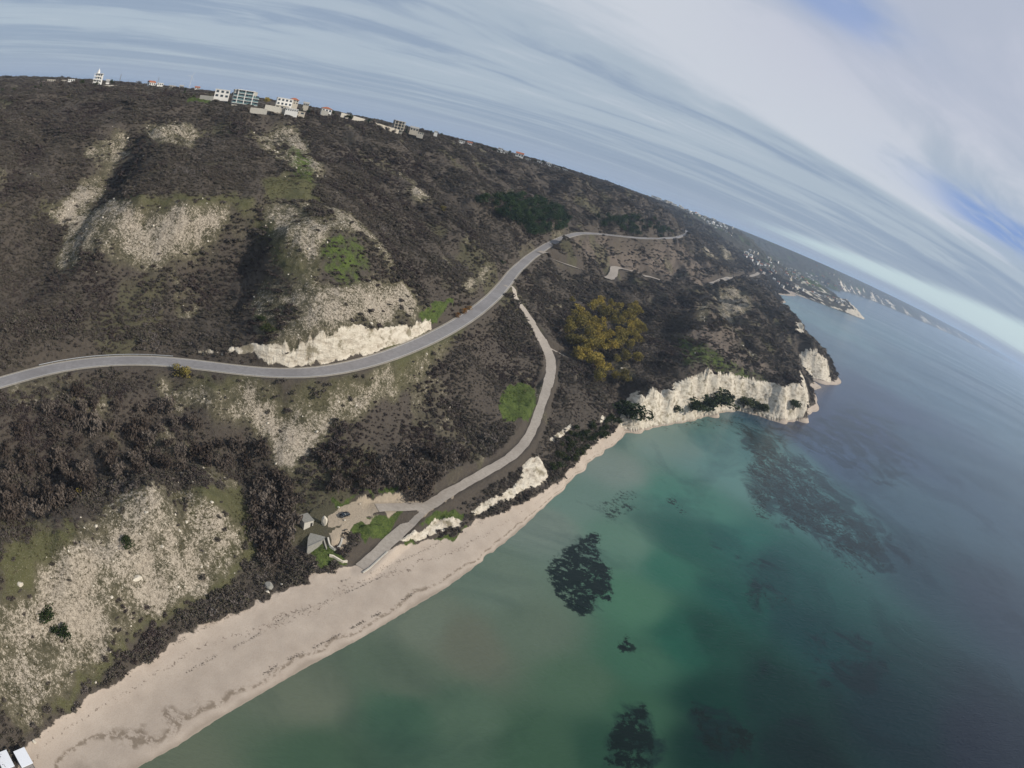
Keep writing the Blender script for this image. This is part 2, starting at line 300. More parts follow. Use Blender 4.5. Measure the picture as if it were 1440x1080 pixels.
def hgt(x, y, G=None):
    x = np.atleast_1d(np.asarray(x, float)); y = np.atleast_1d(np.asarray(y, float))
    return bil(Zg if G is None else G, az, lr, np.arctan2(x, y), np.log(np.hypot(x, y)))
def polydist(PX, PY, line, rad):               # distance to a polyline, and its parameter (index)
    D = np.full(PX.shape, 1e9); T = np.zeros(PX.shape)
    for i, (p, q) in enumerate(zip(line[:-1], line[1:])):
        x0, x1 = sorted((p[0], q[0])); y0, y1 = sorted((p[1], q[1]))
        m = (PX > x0 - rad) & (PX < x1 + rad) & (PY > y0 - rad) & (PY < y1 + rad)
        if not m.any(): continue
        v = q - p; L2 = v @ v + 1e-9
        t = np.clip(((PX[m] - p[0]) * v[0] + (PY[m] - p[1]) * v[1]) / L2, 0, 1)
        d = np.hypot(PX[m] - p[0] - t * v[0], PY[m] - p[1] - t * v[1])
        c = D[m]; u = d < c; c[u] = d[u]; D[m] = c; tt = T[m]; tt[u] = i + t[u]; T[m] = tt
    return D, T
def smooth_line(L, k=3):
    L = np.asarray(L, float)
    for _ in range(k):
        L = np.r_[L[:1], L[:-2] * .25 + L[1:-1] * .5 + L[2:] * .25, L[-1:]]
    return L
def resample(L, step):
    s = np.r_[0, np.cumsum(np.hypot(*np.diff(L[:, :2], axis=0).T))]
    n = max(2, int(s[-1] / step)); u = np.linspace(0, s[-1], n)
    return np.c_[tuple(np.interp(u, s, L[:, k]) for k in range(L.shape[1]))]
def inpoly(PX, PY, poly):
    x0, y0 = poly.min(0); x1, y1 = poly.max(0)
    out = np.zeros(PX.shape, bool)
    m = (PX > x0) & (PX < x1) & (PY > y0) & (PY < y1)
    if not m.any(): return out
    x = PX[m]; y = PY[m]; c = np.zeros(x.shape, bool)
    for p, q in zip(poly, np.roll(poly, -1, axis=0)):
        if p[1] == q[1]: continue
        c ^= ((p[1] > y) != (q[1] > y)) & (x < (q[0] - p[0]) * (y - p[1]) / (q[1] - p[1]) + p[0])
    out[m] = c; return out

# road and track centre lines in the world
def zline(pts, step=10):
    out = []
    for x, y, z in dens(pts, step):
        a, t = azel(x, y); d = (z - H) / t; out.append((d * math.sin(a), d * math.cos(a), z))
    return np.array(out)
road = resample(smooth_line(resample(zline(ROAD), 8.0), 4), 3.0)
TRACKS = {   # pixel polyline, half width
 'beach_track': ([(508, 799), (520, 789), (545, 765), (560, 748), (585, 728), (605, 708), (640, 688), (680, 665), (712, 648), (735, 630), (748, 607), (758, 580), (766, 555), (775, 525), (775, 505), (768, 488), (752, 462), (738, 440), (722, 418), (712, 402)], 2.5),
 'spur_track': ([(770, 488), (782, 494), (797, 503), (812, 510)], 2.6),
 'yard_track': ([(600, 712), (578, 716), (560, 722), (530, 714)], 2.6),
 'side_track': ([(758, 357), (780, 366), (800, 374), (822, 383)], 3.4),
 'loop_track': ([(848, 391), (860, 390), (864, 383), (862, 377), (872, 378), (890, 383), (915, 390), (940, 399), (960, 405), (988, 406), (1000, 400), (1020, 393), (1040, 391), (1055, 389), (1075, 383)], 5.5)}
tracks = {}
for k, (p, w) in TRACKS.items():
    t = np.array([march(x, y) for x, y in dens(p, 8)]); t = resample(smooth_line(resample(t[:, :2], 6), 3), 3.0)
    z = hgt(t[:, 0], t[:, 1]); z = smooth_line(z[:, None], 12)[:, 0]
    tracks[k] = (np.c_[t, z], w)
# gullies and small relief
wx = fbm(GX, GY, 60, 3, 5) * 8; wy = fbm(GX, GY, 60, 3, 9) * 8
land = np.clip((Z0 - 6) / 12, 0, 1)
rimf = np.clip((146 - Z0) / 15, 0, 1)
dz = land * rimf * (ridged(GX + wx, GY + wy, 75, 4, 3) - 0.6) * 5.2 * np.clip(RR / 500, 0.5, 2.2)
dz += land * rimf * np.clip((RR - 700) / 600, 0, 1) * (ridged(GX + wx * 3, GY + wy * 3, 240, 4, 31) - 0.8) * 9
dz += np.clip((Z0 - 4.5) / 3, 0, 1) * fbm(GX, GY, 9, 4, 21, 0.6) * 0.8
dz += np.clip((Z0 - 0.3) / 1.5, 0, 1) * fbm(GX, GY, 7, 2, 25) * 0.10
slope = np.abs(np.gradient(Z0, axis=1) / np.gradient(RR, axis=1))
slope_a = np.abs(np.gradient(Z0, axis=0) / (RR * np.gradient(AZ, axis=0)))
SL = np.hypot(slope, slope_a)
dz *= 1 - 0.75 * np.clip((SL - 0.8) / 0.6, 0, 1) * (RR < 1200)
cl_f = np.clip((SL - 0.9) / 1.2, 0, 1) * np.clip(Z0 / 3, 0, 1) * (RR < 2000)
dz += cl_f * fbm(GX, GY, 30, 2, 77) * 0.8
GUL = [([(190, 178), (172, 205), (155, 240), (130, 280), (100, 318), (60, 345), (30, 372)], 11, 24), ([(110, 205), (85, 250), (50, 300), (10, 340)], 7, 22), ([(60, 170), (40, 220), (0, 270)], 7, 22), ([(290, 165), (275, 200), (250, 232)], 5, 18),
       ([(380, 690), (372, 740), (385, 800)], 3, 9), ([(250, 690), (275, 740), (280, 800)], 3, 8), ([(330, 700), (345, 740), (340, 790)], 3, 8), ([(60, 780), (50, 850), (30, 920)], 3.5, 9), ([(160, 740), (150, 820), (130, 890)], 3.0, 8), ([(470, 185), (520, 235), (590, 300), (640, 360)], 6, 26), ([(580, 200), (620, 250), (670, 310)], 6, 28),
       ([(680, 220), (700, 260), (720, 290)], 7, 36), ([(760, 245), (780, 280), (800, 310)], 8, 40), ([(830, 262), (845, 285), (870, 315)], 8, 45), ([(860, 345), (880, 365), (905, 385)], 9, 30), ([(920, 345), (935, 365), (950, 385)], 9, 30), ([(815, 345), (835, 360), (850, 380)], 7, 22), ([(1010, 420), (1040, 470), (1080, 520)], 7, 22), ([(960, 430), (940, 460), (925, 500)], 6, 20), ([(1060, 430), (1090, 470), (1110, 510)], 6, 22), ([(350, 330), (345, 400), (330, 460)], 1, 18)]
for g_, dep, wid in GUL:
    L_ = smooth_line(np.array([march(x, y, Z0)[:2] for x, y in dens(g_, 12)]), 2); D_, _ = polydist(GX + wx * 0.8, GY + wy * 0.8, L_, wid * 1.6); dz -= dep * np.exp(-(D_ / wid) ** 2 * 2.2)
# keep the yard level
yard = np.array([march(x, y)[:2] for x, y in [(420, 735), (440, 715), (520, 700), (560, 705), (600, 705), (560, 735), (500, 745), (470, 765), (430, 765)]])
calm = inpoly(GX, GY, yard).astype(float)
def carve(line, w, blend, G, keep=None):
    D, T = polydist(GX, GY, line[:, :2], w + blend)
    zt = np.interp(T.ravel(), np.arange(len(line)), line[:, 2]).reshape(T.shape)
    f = np.clip((w + blend - D) / blend, 0, 1); f = f * f * (3 - 2 * f)
    return G * (1 - f) + zt * f
Zg = Z0 + dz * (1 - calm)
for k, (t, w) in tracks.items(): Zg = carve(t, w + 0.6, 3.0 if k != 'loop_track' else 8, Zg)
Zg = carve(road, 5.0, 5.0, Zg)
Zg = np.where((Z0 < 0), np.minimum(Zg, -0.05 + Z0), Zg); Zg = np.maximum(Zg, -7.0)
# ------------------------------------------------------------------ land cover, traced on the land itself
def blur(Mk, k=1):
    for _ in range(k):
        Mk = (Mk + np.roll(Mk, 1, 0) + np.roll(Mk, -1, 0) + np.roll(Mk, 1, 1) + np.roll(Mk, -1, 1)) / 5
    return Mk
SC = np.clip(RR / 300, 0.6, 12)
WX = GX + fbm(GX / SC, GY / SC, 16, 5, 101, 0.65) * 4.2 * SC; WY = GY + fbm(GX / SC, GY / SC, 16, 5, 102, 0.65) * 4.2 * SC
def area(polys, soft=2):
    m = np.zeros(GX.shape)
    for p in polys: m = np.maximum(m, inpoly(WX, WY, unproj(list(p) + [p[0]], 12)).astype(float))
    return blur(m, soft)
def area1(polys):                              # less warped, for narrow cliffs
    m = np.zeros(GX.shape); wx_ = GX + (WX - GX) * 0.35; wy_ = GY + (WY - GY) * 0.35
    for p in polys: m = np.maximum(m, inpoly(wx_, wy_, unproj(list(p) + [p[0]], 6)).astype(float))
    return blur(m, 1)
chalk = area1([
 [(300, 494), (328, 490), (369, 485.5), (403, 479), (425, 478), (455, 469), (489, 458), (522, 461), (558, 464), (589, 458), (607, 455), (610, 463), (567, 484), (522, 497), (478, 507), (433, 512), (394, 509), (355, 503), (322, 497)],
 [(737, 654), (756, 641), (764, 652), (769, 666), (768, 676), (754, 684), (739, 687), (725, 701), (702, 711), (671, 727), (662, 721), (683, 708), (702, 698), (720, 687), (734, 671)],
 [(560, 761), (595, 749), (614, 732), (643, 727), (651, 737), (626, 745), (595, 759), (572, 766)],
 [(772, 618), (787, 606), (804, 594), (802, 601), (787, 615), (779, 626)], [(844, 597), (849, 586), (859, 595)],
 [(265, 498), (300, 494), (303, 498), (280, 500)], [(1118, 452), (1128, 455), (1129, 470), (1119, 466)],
])
cliffzone = inpoly(GX, GY, unproj([(870, 560), (895, 550), (936, 543), (998, 520), (1062, 534), (1107, 541), (1122, 500), (1133, 492), (1150, 494), (1162, 505), (1166, 520), (1170, 541), (1148, 575), (1118, 592), (1062, 586), (1034, 579), (1007, 583), (965, 593), (890, 606), (872, 600)], 6))
face = np.clip((blur(SL, 2) - 0.62) / 0.2, 0, 1) * np.clip((Z0 - 0.5) / 1.0, 0, 1)
chalk = np.maximum(chalk, face * cliffzone)
farcl = ((RR > 5500) & (SL > 0.055) & (Z0 > 1) & (Z0 < 70) & (AZ > math.radians(22))).astype(float) * np.clip(fbm(GX, GY, 260, 4, 55) * 4 - 0.25, 0, 0.8)
headcl = ((RR > 2300) & (RR < 3400) & (Z0 > 0.8) & (AZ > math.radians(21.5))).astype(float) * np.clip(fbm(GX, GY, 60, 3, 56) * 2.5 + 0.25 + 1.2 * (AZ > math.radians(27.6)) * (Z0 < 42) - (Z0 > 16) * 0.8 * (AZ < math.radians(27.4)), 0, 1)
chalk = np.clip(np.maximum(np.maximum(chalk, farcl * 0.9), headcl * 0.8), 0, 1)
rock = np.maximum(area([[(643, 422), (668, 400), (692, 386), (702, 392), (680, 417), (655, 434)], [(726, 354), (750, 340), (767, 342), (745, 357)], [(768, 340), (790, 324), (808, 321), (800, 332), (780, 342)], [(575, 265), (595, 268), (617, 287), (605, 294), (585, 280)], [(983, 343), (1000, 348), (1006, 362), (990, 360)], [(1008, 348), (1030, 356), (1034, 370), (1018, 364)],
 
 [(70, 378), (90, 330), (110, 300), (150, 278), (190, 287), (300, 287), (332, 300), (335, 322), (300, 340), (262, 364), (230, 374), (190, 368), (130, 378), (95, 387)],
 [(65, 300), (105, 262), (150, 235), (160, 250), (130, 285), (100, 318), (75, 322)], [(118, 215), (150, 190), (186, 190), (184, 215), (160, 243), (130, 235)], [(178, 245), (190, 225), (205, 205), (195, 232), (170, 262), (160, 275)],
 [(190, 187), (215, 172), (245, 165), (292, 192), (272, 208), (225, 200)], [(352, 190), (380, 178), (420, 182), (437, 210), (455, 240), (440, 252), (405, 240), (370, 215)],
 [(345, 474), (348, 430), (375, 395), (420, 382), (460, 402), (520, 393), (565, 398), (603, 447), (560, 466), (520, 462), (480, 458), (420, 478), (380, 484)],
 [(340, 290), (430, 280), (490, 297), (530, 335), (572, 385), (540, 372), (500, 330), (462, 322), (448, 345), (450, 380), (420, 398), (398, 345), (350, 320)],
 [(215, 537), (260, 537), (350, 545), (460, 545), (560, 525), (625, 500), (640, 488), (642, 502), (590, 545), (540, 570), (480, 600), (440, 635), (405, 667), (385, 645), (380, 615), (330, 605), (280, 580), (230, 565)],
 [(0, 1012), (0, 860), (60, 800), (100, 750), (170, 690), (230, 680), (300, 702), (345, 742), (335, 790), (280, 840), (200, 880), (130, 935), (60, 1000), (20, 1030)],
 [(1000, 412), (1030, 405), (1055, 420), (1052, 440), (1020, 450)], [(975, 430), (1000, 428), (1010, 445), (985, 455)]], 3),
 0.0)
rockd = area([[(643, 422), (668, 400), (692, 386), (702, 392), (680, 417), (655, 434)], [(726, 354), (750, 340), (767, 342), (745, 357)], [(768, 340), (790, 324), (808, 321), (800, 332), (780, 342)], [(575, 265), (595, 268), (617, 287), (605, 294), (585, 280)], [(983, 343), (1000, 348), (1006, 362), (990, 360)], [(1008, 348), (1030, 356), (1034, 370), (1018, 364)],
 [(0, 990), (0, 840), (70, 800), (150, 745), (190, 690), (215, 690), (200, 750), (210, 800), (250, 830), (180, 880), (80, 920), (30, 980)],
 [(170, 300), (300, 292), (325, 310), (270, 350), (240, 350), (190, 330)], [(400, 420), (440, 405), (560, 420), (580, 445), (480, 455), (400, 470)], [(375, 610), (420, 590), (460, 610), (400, 665)], [(320, 560), (400, 550), (420, 575), (380, 600)],
 [(75, 300), (105, 270), (140, 250), (120, 290), (95, 310)], [(405, 190), (425, 200), (445, 240), (425, 240), (400, 215)]], 8)
rock = blur(rock, 16) * (0.67 + 0.17 * blur(rockd, 20)); thin = np.clip((fbm(WX, WY, 45, 4, 141) - 0.5) * 2, 0, 0.35) * (RR < 1300) * (Z0 > 10); rock = np.maximum(rock, thin); rock = rock * np.clip(1.0 + fbm(WX, WY, 30, 5, 77, 0.6) * 0.6, 0.42, 1.22)
green = area([[(696, 570), (705, 548), (730, 542), (752, 550), (757, 572), (745, 595), (715, 598)],
 [(490, 740), (520, 727), (548, 728), (577, 729), (548, 755), (525, 765), (495, 758)],
 [(600, 737), (620, 724), (645, 715), (660, 722), (620, 735), (585, 750)], [(575, 772), (600, 764), (655, 742), (668, 746), (600, 777), (570, 786)], [(465, 706), (500, 700), (560, 685), (580, 690), (520, 702), (470, 714)], [(430, 770), (470, 765), (490, 790), (455, 800)],
 [(268, 136), (320, 143), (300, 147), (265, 143)], [(603, 430), (622, 428), (645, 445), (620, 455)], [(1115, 385), (1150, 395), (1160, 405), (1130, 402)], [(560, 462), (600, 448), (625, 452), (612, 462)]], 2)
green_soft = area([[(436, 335), (470, 325), (498, 328), (532, 385), (500, 402), (480, 405), (455, 390)], [(940, 475), (970, 470), (1010, 495), (1070, 522), (1095, 540), (1030, 531), (998, 523), (960, 521), (945, 500)], [(395, 205), (440, 215), (450, 260), (410, 250)]], 26)
green = np.maximum(green, green_soft * 0.55)
olive = np.clip((fbm(WX, WY, 75, 4, 131) - 0.42) * 3.0, 0, 0.5) * (RR < 1500) * (Z0 > 8)
olive = np.maximum(olive, 0) ; olive_t = area([[(175, 272), (345, 275), (350, 295), (180, 288)], [(340, 305), (395, 305), (450, 330), (440, 400), (385, 372), (360, 350)], [(330, 534), (480, 541), (560, 522), (650, 470), (668, 470), (640, 500), (560, 560), (480, 590), (440, 600), (400, 560), (330, 556), (230, 540)],
 [(230, 690), (330, 680), (370, 740), (360, 790), (270, 860), (180, 900), (100, 990), (60, 1010), (130, 930), (200, 870), (290, 830), (300, 760)], [(0, 780), (60, 745), (110, 730), (90, 790), (0, 850)], [(360, 250), (440, 245), (450, 280), (370, 285)], [(545, 480), (640, 462), (600, 520), (545, 520)], [(540, 370), (600, 440), (625, 455), (600, 455), (560, 400)]], 6)
olive = np.maximum(olive, olive_t); olive_t = blur(olive_t, 2)
tan = area([[(540, 700), (560, 695), (585, 707), (600, 712), (575, 728), (550, 728), (540, 715)], [(462, 745), (500, 733), (540, 725), (500, 745), (488, 762), (470, 768)], [(600, 716), (612, 700), (640, 690), (630, 705), (610, 722), (590, 735)]], 1)
grav = area1([[(462, 728), (480, 712), (545, 697), (548, 714), (500, 733), (462, 742)]])
beach = ((Z0 < 5.6) & (AZ > math.radians(-110)) & (AZ < math.radians(30)) & (RR < 950)).astype(float)
beachn = np.clip((4.15 + (WX - GX) * 0.28 * (RR < 500) - Z0) / 0.7, 0, 1) * beach
sand = np.clip(blur(beachn, 2), 0, 1) * (1 - np.clip(chalk, 0, 1))
sand = np.maximum(sand, ((Z0 < 1.6) & (RR > 1500) & (RR < 2450) & (AZ > math.radians(20))).astype(float) * 0.9)
brown = area([[(800, 345), (850, 340), (960, 350), (1000, 375), (985, 400), (900, 385), (870, 375), (830, 370)], [(990, 412), (1030, 402), (1058, 420), (1060, 450), (1010, 500), (970, 475), (975, 430)], [(1000, 480), (1060, 500), (1100, 530), (1060, 520), (1000, 495)]], 6)
farland = np.clip((RR - 1900) / 900, 0, 1); headtop = area([[(1128, 404), (1150, 412), (1176, 419), (1197, 429), (1192, 434), (1160, 424), (1130, 412)]], 1)
dark = 1 - np.clip(np.maximum.reduce([chalk, rock * 1.2, green, sand, tan, grav]), 0, 1)

def link_nodes(nt):
    N = nt.nodes; L = nt.links
    class G: pass
    g = G()
    def setin(sock, v):
        if v is None: return
        if hasattr(v, 'is_linked') or hasattr(v, 'links'): L.new(v, sock)
        elif isinstance(v, tuple): sock.default_value = (*v, 1) if len(v) == 3 and sock.type == 'RGBA' else v
        else: sock.default_value = v
    def n(t, ins=None, **k):
        o = N.new(t)
        for a, v in k.items(): setattr(o, a, v)
        for a, v in (ins or {}).items(): setin(o.inputs[a], v)
        return o
    g.n = n
    g.math = lambda op, a, b=None, c=None: (lambda o: ([setin(o.inputs[i], v) for i, v in enumerate((a, b, c))], o.outputs[0])[1])(n('ShaderNodeMath', operation=op))
    def ramp(src, stops, interp='LINEAR'):
        r = n('ShaderNodeValToRGB'); r.color_ramp.interpolation = interp; e = r.color_ramp.elements
        for i, (p, c) in enumerate(stops):
            x = e[i] if i < 2 else e.new(p)
            x.position = p; x.color = (*c, 1) if isinstance(c, tuple) else (c, c, c, 1)
        L.new(src, r.inputs[0]); return r.outputs[0]
    g.ramp = ramp
    def mix(f, a, b, bt='MIX'):
        m = n('ShaderNodeMix', data_type='RGBA', blend_type=bt); setin(m.inputs[0], f); setin(m.inputs[6], a); setin(m.inputs[7], b); return m.outputs[2]
    g.mix = mix
    def noise(vec, scale, detail=3, rough=0.55, dist=0.0):
        t = n('ShaderNodeTexNoise', {'Scale': scale, 'Detail': detail, 'Roughness': rough, 'Distortion': dist}); L.new(vec, t.inputs['Vector']); return t.outputs['Fac']
    g.noise = noise; g.L = L
    return g
def material(name):
    m = bpy.data.materials.new(name); m.use_nodes = True; nt = m.node_tree; nt.nodes.clear()
    g = link_nodes(nt); g.m = m; g.out = g.n('ShaderNodeOutputMaterial'); g.b = g.n('ShaderNodeBsdfPrincipled')
    g.L.new(g.b.outputs[0], g.out.inputs[0]); g.b.inputs['Specular IOR Level'].default_value = 0.2; g.b.inputs['Roughness'].default_value = 0.9
    return g
def simple(name, col, rough=0.85, var=0.12, scale=1.5, spec=0.25, metal=0.0):
    g = material(name); tc = g.n('ShaderNodeTexCoord').outputs['Object']
    f = g.noise(tc, scale, 4)
    c = g.mix(f, tuple(max(0, x * (1 - var * 2)) for x in col), tuple(min(1, x * (1 + var)) for x in col))
    g.L.new(c, g.b.inputs['Base Color']); g.b.inputs['Roughness'].default_value = rough; g.b.inputs['Specular IOR Level'].default_value = spec; g.b.inputs['Metallic'].default_value = metal
    return g.m
def ground_material():
    g = material('ground_cover'); L = g.L
    P = g.n('ShaderNodeNewGeometry').outputs['Position']
    A = g.n('ShaderNodeAttribute', attribute_name='cover'); B = g.n('ShaderNodeAttribute', attribute_name='cover_more')
    sa = g.n('ShaderNodeSeparateColor'); L.new(A.outputs['Color'], sa.inputs[0]); sb = g.n('ShaderNodeSeparateColor'); L.new(B.outputs['Color'], sb.inputs[0])
    chalk_, rock_, green_ = sa.outputs; sand_ = A.outputs['Alpha']
    olive_, tan_, brown_ = sb.outputs; far_ = B.outputs['Alpha']
    n_big = g.noise(P, 0.035, 4); n_mid = g.noise(P, 0.22, 4, 0.6); n_f = g.noise(P, 0.9, 4, 0.7); n_ff = g.noise(P, 2.6, 3, 0.7)
    soil = g.mix(n_big, (0.050, 0.042, 0.037), (0.082, 0.069, 0.058)); soil = g.mix(g.ramp(n_f, [(0.35, 0), (0.7, 1)]), soil, (0.090, 0.076, 0.060))
    farc = g.mix(g.noise(P, 0.004, 6, 0.6), (0.028, 0.031, 0.027), (0.085, 0.078, 0.064)); farc = g.mix(g.ramp(g.noise(P, 0.012, 3), [(0.55, 0), (0.66, 0.6)]), farc, (0.055, 0.09, 0.035))
    soil = g.mix(far_, soil, farc)
    soil = g.mix(g.math('MULTIPLY', brown_, 0.8), soil, g.mix(n_mid, (0.10, 0.078, 0.062), (0.20, 0.165, 0.135)))
    grass = g.mix(n_mid, (0.055, 0.058, 0.026), (0.115, 0.108, 0.055)); grass = g.mix(g.ramp(n_ff, [(0.55, 0), (0.75, 1)]), grass, (0.22, 0.20, 0.14))
    col = g.mix(olive_, soil, grass)
    # stony slopes: chalk showing through dry grass in ragged specks
    cen = lambda s, w: g.math('MULTIPLY', g.math('SUBTRACT', s, 0.5), w)
    thr = g.math('ADD', cen(n_ff, 1.7), g.math('ADD', cen(n_f, 1.5), cen(n_mid, 1.3)))
    k = g.math('SUBTRACT', g.math('ADD', g.math('MULTIPLY', rock_, 1.1), thr), 0.66)
    k = g.ramp(k, [(0.0, 0), (0.14, 0.5), (0.40, 1)])
    rk = g.math('MULTIPLY', k, g.ramp(rock_, [(0.04, 0), (0.22, 1)]))
    stone = g.mix(g.ramp(g.math('ADD', g.math('MULTIPLY', n_f, 0.5), g.math('MULTIPLY', n_ff, 0.5)), [(0.38, 0), (0.62, 1)]), (0.135, 0.112, 0.088), (0.47, 0.41, 0.33))
    dry = g.mix(g.ramp(g.math('ADD', g.math('MULTIPLY', n_mid, 0.5), g.math('MULTIPLY', n_f, 0.5)), [(0.38, 0), (0.62, 1)]), (0.055, 0.052, 0.030), (0.150, 0.132, 0.088))
    col = g.mix(g.ramp(rock_, [(0.1, 0), (0.45, 0.85)]), col, dry); col = g.mix(rk, col, stone)
    gr = g.mix(g.ramp(g.math('ADD', g.math('MULTIPLY', n_f, 0.5), g.math('MULTIPLY', n_mid, 0.5)), [(0.38, 0), (0.62, 1)]), (0.030, 0.046, 0.014), (0.085, 0.115, 0.030)); gr = g.mix(g.ramp(n_ff, [(0.55, 0), (0.72, 0.6)]), gr, (0.22, 0.21, 0.10))
    col = g.mix(g.ramp(g.math('ADD', green_, g.math('MULTIPLY', g.math('SUBTRACT', n_mid, 0.5), 0.8)), [(0.35, 0), (0.6, 1)]), col, gr)
    # white chalk
    sc = g.n('ShaderNodeMapping', {'Scale': (0.22, 0.22, 0.55)}); L.new(P, sc.inputs[0])
    fl = g.noise(sc.outputs[0], 1.0, 6, 0.65)
    ch = g.ramp(fl, [(0.30, (0.27, 0.22, 0.165)), (0.42, (0.49, 0.43, 0.345)), (0.58, (0.64, 0.58, 0.48))]); ch = g.mix(g.ramp(g.noise(P, 0.16, 6, 0.7), [(0.54, 0), (0.62, 0.8)]), ch, (0.20, 0.17, 0.11))
    ck = g.ramp(g.math('ADD', chalk_, g.math('MULTIPLY', g.math('SUBTRACT', n_f, 0.5), 0.7)), [(0.38, 0), (0.56, 1)])
    col = g.mix(ck, col, ch)
    yard_ = g.mix(n_f, (0.30, 0.245, 0.18), (0.42, 0.35, 0.27)); col = g.mix(g.ramp(g.math('ADD', tan_, g.math('MULTIPLY', g.math('SUBTRACT', n_mid, 0.5), 0.5)), [(0.3, 0), (0.55, 1)]), col, yard_)
    # sand: pale and dry, darker and smoother where the sea reaches it, with drift lines
    sep = g.n('ShaderNodeSeparateXYZ'); L.new(P, sep.inputs[0]); z = sep.outputs[2]
    rag = g.math('ADD', z, g.math('MULTIPLY', g.math('SUBTRACT', g.noise(P, 0.07, 4), 0.5), 1.3))
    s1 = g.mix(g.noise(P, 0.12, 5, 0.6), (0.30, 0.245, 0.20), (0.49, 0.42, 0.35)); s1 = g.mix(g.math('MULTIPLY', g.ramp(n_ff, [(0.35, 1), (0.5, 0)]), 0.35), s1, (0.30, 0.23, 0.175))
    wet = g.ramp(rag, [(0.10, 1), (0.45, 0)]); s1 = g.mix(g.math('MULTIPLY', wet, 0.75), s1, (0.235, 0.195, 0.155))
    drift = g.math('MULTIPLY', g.ramp(rag, [(0.62, 0), (0.72, 1), (0.82, 1), (0.95, 0)]), g.ramp(g.noise(P, 0.5, 4, 0.7), [(0.44, 0), (0.54, 0.75)]))
    s1 = g.mix(drift, s1, (0.16, 0.125, 0.09))
    d2 = g.math('MULTIPLY', g.ramp(g.math('MULTIPLY', rag, 0.25), [(0.50, 0), (0.53, 1), (0.57, 1), (0.60, 0)]), g.ramp(g.noise(P, 0.9, 4, 0.7), [(0.56, 0), (0.60, 0.8)]))
    s1 = g.mix(d2, s1, (0.12, 0.09, 0.07))
    col = g.mix(g.ramp(g.math('ADD', sand_, g.math('MULTIPLY', g.math('SUBTRACT', n_f, 0.5), 0.6)), [(0.4, 0), (0.6, 1)]), col, s1)
    L.new(col, g.b.inputs['Base Color']); g.b.inputs['Roughness'].default_value = 0.95; g.b.inputs['Specular IOR Level'].default_value = 0.1
    bh = g.math('ADD', g.math('MULTIPLY', n_f, 0.5), g.math('ADD', g.math('MULTIPLY', n_ff, 0.3), g.math('MULTIPLY', fl, g.math('MULTIPLY', chalk_, 1.6))))
    flat = g.math('SUBTRACT', 1.0, g.math('MULTIPLY', sand_, 0.85))
    bmp = g.n('ShaderNodeBump', {'Strength': 0.9, 'Distance': 1.1}); L.new(g.math('MULTIPLY', bh, flat), bmp.inputs['Height']); L.new(bmp.outputs[0], g.b.inputs['Normal'])
    return g.m
def grid_mesh(name, X, Y, Zv):
    n, m = X.shape
    me = bpy.data.meshes.new(name); co = np.empty((n * m, 3), np.float32); co[:, 0] = X.ravel(); co[:, 1] = Y.ravel(); co[:, 2] = Zv.ravel()
    idx = np.arange(n * m, dtype=np.int32).reshape(n, m); q = np.stack([idx[:-1, :-1], idx[:-1, 1:], idx[1:, 1:], idx[1:, :-1]], -1).reshape(-1, 4)[:, ::-1]
    me.vertices.add(n * m); me.vertices.foreach_set('co', co.ravel()); me.loops.add(q.size); me.loops.foreach_set('vertex_index', np.ascontiguousarray(q).ravel())
    me.polygons.add(len(q)); me.polygons.foreach_set('loop_start', np.arange(0, q.size, 4, dtype=np.int32))
    me.update(calc_edges=True); me.polygons.foreach_set('use_smooth', np.ones(len(q), bool)); return me
def attr(me, name, *ch):
    c = np.ones((len(me.vertices), 4), np.float32)
    for i, x in enumerate(ch): c[:, i] = np.asarray(x).ravel()
    a = me.attributes.new(name, 'FLOAT_COLOR', 'POINT'); a.data.foreach_set('color', c.ravel())
SLg_ = np.hypot(np.gradient(Zg, axis=1) / np.gradient(RR, axis=1), np.gradient(Zg, axis=0) / (RR * np.gradient(AZ, axis=0)))
cf = blur(np.clip((SLg_ - 0.7) / 0.5, 0, 1) * (Zg > 1) * (RR < 1500), 2)
arc = AZ * np.where(RR < 1500, RR, 1500.)
push = cf * np.clip(RR / 520, 0.3, 1) * (fbm(arc, Zg * 1.6, 9, 4, 401, 0.6) * 1.5 + fbm(arc * 0.25, Zg * 3.0, 5, 3, 402) * 0.8)
gme = grid_mesh('ground', GX + np.sin(AZ) * push, GY + np.cos(AZ) * push, Zg)
attr(gme, 'cover', chalk, rock, green, sand); attr(gme, 'cover_more', olive, np.maximum(tan, grav), brown, farland)
gme.materials.append(ground_material())
ground = bpy.data.objects.new('ground', gme); COL.objects.link(ground); ground['kind'] = 'structure'; ground['label'] = 'scrubby chalk hillside falling from the plateau to a pale beach'

